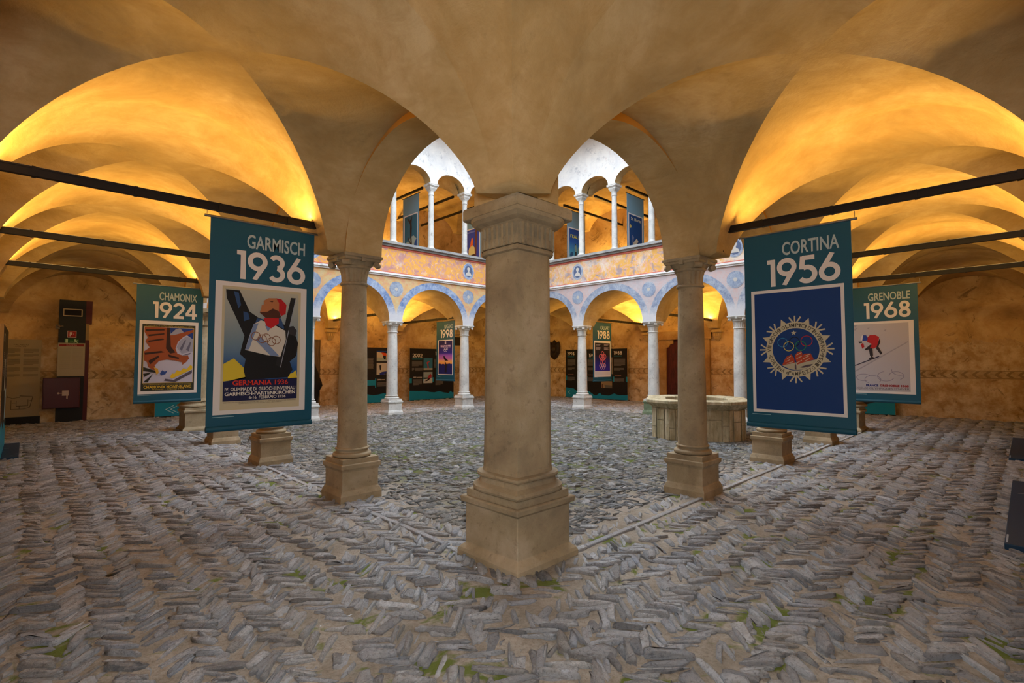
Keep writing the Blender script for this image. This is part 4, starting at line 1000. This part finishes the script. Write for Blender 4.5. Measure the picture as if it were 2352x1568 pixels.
photo(A, .30, .46, .50, .68, '#8fa0a8', [([(0, .65), (1, .55), (1, 1), (0, 1)], '#b9bdc2'), ([(.6, .3), (.8, .15), (.95, .4), (.8, .55), (.5, .8), (.1, .85), (.45, .65)], '#9a2c34')])
r, A = board('dark exhibition board headed 1994 and 1988, behind the CALGARY 1988 banner', (16.40, 13.62, 0), -pi/2, 3.02)
ridge(A, [(0, .80), (.14, .82), (.22, .90), (.32, .92), (.40, .86), (.48, .93), (.52, .94), (.58, .88), (.60, .92), (.72, .93), (.80, .88), (.86, .91), (1, .90)])
for s_, u, v in (('1994', .03, .05), ('1992', .40, .09), ('1988', .80, .05)):
    year(A, s_, u, v, u+.125, v+.07, M['white']); A.rect('teal_stripe', u, v+.085, u+.12, v+.11, flat('#0f4a56'), 1)
for u, w in ((.03, .14), (.38, .18), (.80, .17)):
    lines(A, u, .20, u+w, 11); lines(A, u, .38, u+w*.9, 4); A.text('sub_heading', 'curiosity', u+.01, .515, u+.11, .535, '#a5746a', 1, .03); lines(A, u, .58, u+w*.9, 6)
for u in (0, .35, .78, .975): A.rect('teal_stripe', u, .55, u+.025, .65, M['btl'], 1)
photo(A, .30, .18, .345, .34, '#8a8c88', [([(.2, .3), (.8, .3), (.6, .9)], '#3a3a3c')])
photo(A, .28, .52, .34, .74, '#1f1d1f', [([(.2, .05), (.8, .05), (.7, .3), (.3, .3)], '#8c4a4a'), ([(.2, .75), (.9, .8), (.8, 1), (.3, 1)], '#7f8c78')])
photo(A, .745, .17, .775, .50, '#b39a7c', [([(.2, .3), (.8, .3), (.6, .9)], '#8c3a2c')])
photo(A, .60, .645, .77, .78, '#8f7a5c', [([(.3, .55), (1, .6), (1, 1), (.35, 1)], '#5f5c54'), ([(.05, .5), (.2, .4), (.2, 1), (.05, 1)], '#5a3a2c')])
A.strokes('arrow', [[(.075, .87), (.045, .90), (.075, .935)]], .02, flat('#9fc0c9'), 2)
r, A = board('dark exhibition board with a white double arrow, behind the CHAMONIX 1924 banner', (2.47, 16.05, 0), 0, 2.20)
ridge(A, [(0, .78), (.2, .80), (.4, .84), (.6, .86), (.8, .82), (1, .85)])
year(A, '2018', .10, .06, .34, .13, M['white']); lines(A, .10, .2, .40, 12); lines(A, .55, .2, .85, 12); lines(A, .82, .40, .97, 9)
A.strokes('arrow', [[(.19, .86), (.11, .91), (.19, .965)], [(.24, .86), (.16, .91), (.24, .965)]], .014, flat('#a9cdd6'), 2)
r, A = board('dark exhibition board with teal foot, behind the GRENOBLE 1968 banner', (17.02, 4.75, 0), -pi/2, 2.20)
ridge(A, [(0, .84), (.2, .86), (.4, .80), (.55, .83), (.7, .87), (.85, .82), (.93, .80), (1, .83)])
year(A, '1976', .10, .06, .34, .13, M['white']); lines(A, .10, .2, .40, 12); lines(A, .55, .2, .85, 12)
# boards at the picture edges
r, A = board('tall dark exhibition board seen edge on at the left picture edge', (-.235, 9.97, 0), pi/2, 2.62, foot=False)
ridge(A, [(0, .74), (.2, .72), (.4, .80), (.6, .76), (.8, .82), (1, .78)])
year(A, '1932', .10, .06, .24, .12, M['white']); lines(A, .10, .2, .30, 14); lines(A, .6, .2, .9, 16); photo(A, .38, .25, .55, .5, '#9aa0a5', [([(.2, .2), (.7, .3), (.5, .9)], '#4a4c52')]); photo(A, .60, .5, .85, .75, '#8ca0a8', [([(.2, .2), (.7, .3), (.5, .9)], '#3a4c62')])
m = MB(); m.box(.70, 2.58, -.20, -.004, 0, .035); bevel(m.build('foot_plate', flat('#17344c', .5), r), .006)
for x0, w, y0, l in ((10.45, 2.9, -.03, 'exhibition board with dark foot plate at the right picture edge, farther one'), (5.50, 3.0, -.10, 'exhibition board with dark foot plate at the right picture edge, nearer one')):
    r, A = board(l, (x0+w, y0, 0), pi, w, foot=False)
    m = MB(); m.box(0, w, -.27, -.001, 0, .05); bevel(m.build('foot_plate', flat('#17344c', .5), r), .006)
    B = Art(r, 0, w, .01, .05, 0)
    m = MB(); m.box(w-.30, w-.05, -.262, -.25, .0495, .0506); m.build('small_print', flat('#9aa5b0'), r)

# ---------------------------------------------------------------- far left wall: fire point and information sheet
r = thing('service_panel', 'tall black service panel with red side on the far left wall', 'panel', (.55, FWY-.012, 0))
m = MB(); m.box(0, .50, -.148, 0, .0, 3.0); m.build('front_panel', flat('#0b0808', .5), r)
m = MB(); m.box(.50, .58, -.146, 0, .0, 2.02); m.box(.50, .62, -.146, 0, 2.42, 3.0); m.build('side_board', flat('#4a1216', .5), r)['label'] = 'dark red side board'
m = MB(); m.box(.505, .565, -.146, 0, 2.02, 2.42); m.build('light_box', flat('#8a7450'), r)
o = thing('wall_spotlight', 'small beige spotlight clamped to the left edge of the black panel', 'lamp', (.55, FWY-.163, 2.28))
m = MB(); m.box(-.06, .02, -.02, 0, 0, .10); m.build('clamp', flat('#6a6258'), o)
m = MB(); m.tube([(-.02, -.02, .08), (.02, -.05, .05), (.08, -.05, .07)], .022); m.build('lamp_head', flat('#6a6258'), o)
o = thing('emergency_lamp', 'pale framed rectangular lamp at the top of the black panel', 'lamp', (.62, FWY-.165, 2.60))
m = MB(); m.box(0, .36, -.03, 0, 0, .18); m.build('housing', flat('#b7a887'), o)
m = MB(); m.box(.02, .34, -.034, -.03, .02, .16); m.build('glass_cover', flat('#120b0a', .6, .2), o)
o = thing('fire_sign', 'small square red fire alarm sign on the black panel', 'sign', (.71, FWY-.165, 2.07))
A = Art(o, 0, .17, 0, .17); A.rect('border', 0, 0, 1, 1, '#b7a0a0', 0); A.rect('red_field', .08, .08, .92, .92, '#8c1a1f', 1)
A.poly('symbol', [[(.25, .2), (.55, .2), (.55, .55), (.40, .6), (.35, .8), (.25, .8)], [(.65, .4), (.78, .45), (.65, .52)]], '#c2b0b0', 2)
o = thing('exit_sign', 'small green emergency exit sign on the black panel', 'sign', (.66, FWY-.165, 1.93))
A = Art(o, 0, .27, 0, .12); A.rect('green_field', 0, 0, 1, 1, '#0f4a22', 0)
A.poly('symbol', [[(.08, .1), (.24, .1), (.24, .88), (.08, .88)], [(.36, .45), (.62, .45), (.62, .55), (.36, .55)], [(.70, .15), (.80, .15), (.85, .4), (.95, .3), (.97, .4), (.85, .6), (.95, .85), (.88, .88), (.78, .65), (.70, .85), (.62, .8), (.74, .5), (.66, .4)]], '#a5c0a0', 1)
o = thing('notice_sheet', 'white framed notice sheet with red heading on the black panel', 'notice', (.545, FWY-.161, 1.12))
m = MB(); m.box(0, .51, -.012, 0, 0, .82); m.build('frame', flat('#8a8273'), o)
A = Art(o, .01, .50, .01, .81, 9); A.rect('paper', 0, 0, 1, 1, '#9b9484', 0); A.rect('red_heading', .03, .02, .97, .09, '#7a1f20', 1); A.text('heading', 'PLANIMETRIA', .3, .04, .7, .07, '#c0a0a0', 2)
for u in (.06, .54): lines(A, u, .16, u+.40, 22, .03, .006, '#857e70', 1)
o = thing('hose_cabinet', 'dark red fire hose cabinet in front of the black panel', 'cabinet', (.30, FWY-.175, .35))
m = MB(); m.box(0, .68, -.12, 0, 0, .74); bevel(m.build('body', flat('#3f0f14', .4), o), .008)
m = MB(); m.box(.02, .66, -.13, -.118, .02, .72); bevel(m.build('door', flat('#430f15', .35), o), .004)
A = Art(o, .26, .47, .22, .44, 118); A.poly('hose_symbol', [[(.0, .30), (.10, .22), (.2, .30), (.2, .38), (.1, .46), (.0, .38)], [(.2, .31), (.42, .31), (.42, .37), (.2, .37)], [(.42, .05), (1, .05), (1, .62), (.42, .62)], [(.80, .62), (.92, .62), (.92, 1), (.80, .95)]], '#b3a09a', 1)
o = thing('information_banner', 'tall beige information sheet with floor plan on the far left wall', 'sign', (-.40, FWY-.05, 0))
m = MB(); m.box(0, .66, 0, .03, .18, 2.0); m.build('sheet', flat('#95876c'), o)
m = MB(); m.box(-.02, .68, -.04, .04, 0, .18); m.build('foot', flat('#0f0c0b'), o)
A = Art(o, 0, .66, .18, 2.0); A.text('heading', 'PALAZZO', .28, .06, .66, .075, '#55493a', 1); A.text('heading', 'CORTILE', .32, .083, .60, .097, '#55493a', 1)
for u in (.06, .54):
    for v, n in ((.12, 5), (.19, 3), (.25, 7), (.36, 5), (.45, 3)): lines(A, u, v, u+.40, n, .0115, .006, '#6f634f', 1)
pl = [[(.18, .74), (.30, .76), (.48, .75), (.48, .73), (.82, .74), (.80, .78)], [(.27, .78), (.27, .90), (.62, .90), (.75, .88), (.82, .75)], [(.40, .79), (.40, .86), (.70, .86), (.70, .78)], [(.30, .82), (.40, .82)], [(.48, .86), (.48, .90)], [(.60, .86), (.60, .90)], [(.70, .80), (.80, .79)], [(.16, .72), (.18, .75)]]
A.strokes('floor_plan', pl, .008, '#3f362c', 1)

# ---------------------------------------------------------------- doors, plaque, dark cloth
d = bpy.data.objects.new('door_1', None); COL.objects.link(d); d['kind'] = 'structure'; d['label'] = 'dark red panelled wooden door in a stone frame behind the well'; d['category'] = 'door'
d.location = (gwx(9.2)-.02, 9.12, 0); d.rotation_euler = (0, 0, -pi/2+.072)
m = MB(); m.box(-.26, 0, -.10, .05, 0, 2.28); m.box(1.30, 1.56, -.10, .05, 0, 2.28); m.box(-.32, 1.62, -.13, .05, 2.28, 2.58)
m.loft([[(-.0, y, 1.98), (.10, y, 2.02), (.16, y, 2.12), (.26, y, 2.14), (.26, y, 2.28), (-.0, y, 2.28)] for y in (-.09, .05)]); m.loft([[(1.30, y, 1.98), (1.20, y, 2.02), (1.14, y, 2.12), (1.04, y, 2.14), (1.04, y, 2.28), (1.30, y, 2.28)] for y in (-.09, .05)])
m.build('stone_frame', m_stone('ochre_door_stone', '#84643a', '#9a7748', '#aa8a5c'), d)
m = MB(); m.box(0, 1.30, -.03, .04, .02, 2.28)
for i in range(4):
    for x in (.08, .70): m.box(x, x+.52, -.045, -.03, .12+i*.53, .55+i*.53); m.box(x+.08, x+.44, -.058, -.045, .20+i*.53, .47+i*.53)
m.build('door_leaf', M['red_wood'], d)
d = bpy.data.objects.new('door_2', None); COL.objects.link(d); d['kind'] = 'structure'; d['label'] = 'dim brown doorway right of the GARMISCH 1936 banner across the courtyard'; d['category'] = 'door'
d.location = (5.95, FWY-.01, 0)
m = MB(); m.box(0, 1.13, -.05, 0, 0, 2.22); m.build('door_leaf', m_wood('brown_door_wood', '#4f3f2c', '#6a563c'), d)
m = MB(); m.box(-.12, 0, -.08, 0, 0, 2.34); m.box(1.13, 1.16, -.08, 0, 0, 2.25); m.box(-.12, 1.16, -.08, 0, 2.22, 2.36); m.build('frame', M['wall'], d)
m = MB()
m.loft([[(6.62+rx*cos(2*pi*k/14), 15.9+.13*sin(2*pi*k/14)*(rx/.2+.2), z) for k in range(14)] for rx, z in ((.12, .0), (.13, .25), (.17, .55), (.27, .72), (.24, .85), (.17, 1.0), (.13, 1.15), (.05, 1.32), (.03, 1.42))], 0, True)
o = m.build('draped_cloth', flat('#120e0d', .8)); tag(o, 'black draped cloth standing by the doorway across the courtyard', 'cloth')
o = thing('carved_shield', 'dark carved wooden shield hanging on the wall left of the 1994 board', 'shield', (gwx(14.3)-.05, 14.48, 1.58), -pi/2+.072)
m = MB(); sh = [(0, .55), (.06, .78), (.2, .72), (.3, .86), (.4, .72), (.54, .78), (.6, .55), (.56, .3), (.45, .12), (.3, 0), (.15, .12), (.04, .3)]
m.loft([[(x, 0, z) for x, z in sh], [(x, -.07, z) for x, z in sh], [(.3+(x-.3)*.7, -.12, .42+(z-.42)*.7) for x, z in sh]]); m.build('body', flat('#241812', .5), o)
m = MB(); m.lathe([(.001, .28), (.09, .30), (.13, .40), (.12, .52), (.06, .60), (.001, .61)], (.3, -.10), 16); m.build('carved_boss', flat('#2c1d15', .5), o)
m = MB(); m.box(12.72, 13.05, FWY-.06, FWY, 2.18, 2.52)
o = m.build('window_1', flat('#2b1f17', .5)); tag(o, 'small dark square wall opening between the 1998 banner and the pale column', 'window', kind='structure')

# ---------------------------------------------------------------- the well
r = thing('stone_well', 'weathered octagonal stone well in the courtyard behind the right brown column', 'well', (9.61, 4.63, 0), radians(28.5))
def octo(h, c): return [(-h, -h+c), (-h, h-c), (-h+c, h), (h-c, h), (h, h-c), (h, -h+c), (h-c, -h), (-h+c, -h)][::-1]
def oring(h, z, c=.33): return [(x, y, z) for x, y in octo(h-.045, c+(h-.86)*.6)]
m = MB(); m.loft([oring(.86, 0), oring(.86, .60)], cap=False); m.loft([oring(.62, .60), oring(.62, .05)], cap=False); m.add(oring(.62, .05), [tuple(range(8))])
m.build('drum', M['well'], r)
m = MB()
P8 = octo(.815, .303)
for i in range(8):
    a, b = Vector(P8[i]), Vector(P8[(i+1) % 8]); dd = (b-a).normalized(); n = Vector((dd.y, -dd.x)); n = n if n.dot(a+b) > 0 else -n; L = (b-a).length
    for s0, s1, z0, z1 in ((0, .10, .02, .23), (0, .10, .24, .58), (L-.10, L, .02, .30), (L-.10, L, .31, .58))+(((.12, L*.55, .02, .42), (.12, L*.55, .44, .57), (L*.56, L-.12, .02, .40), (L*.56, L-.12, .42, .57)) if L > .8 else ((.12, L-.12, .02, .36), (.12, L-.12, .38, .57))):
        if s1-s0 < .03: continue
        q = [a+dd*s0, a+dd*s1, a+dd*s1+n*.016, a+dd*s0+n*.016]
        m.loft([[(p.x, p.y, z) for p in q] for z in (z0, z1)])
bevel(m.build('facing_slabs', M['well'], r), .006)
m = MB(); m.loft([oring(.87, .59), oring(.90, .62), oring(.965, .68), oring(.985, .69), oring(.985, .74), oring(.97, .75), oring(.64, .75), oring(.62, .73), oring(.62, .58)], cap=False)
bevel(m.build('rim', M['well'], r), .006)

lamp('fill_behind_camera', 'AREA', (-.42, -.42, 1.35), 240, (.88, .94, 1), (radians(68), 0, radians(-45)), 1.3, 2.0)  # unseen fill lamp added behind the camera to brighten the near arcade
# ---------------------------------------------------------------- lamps of the gallery
lamp('gallery_uplight', 'AREA', (9.1, 16.2, 4.75), 90, WARM, (pi, 0, 0), 1.2, .1)
lamp('gallery_uplight', 'AREA', (16.2, 11.3, 4.75), 90, WARM, (pi, 0, 0), .1, 1.2)
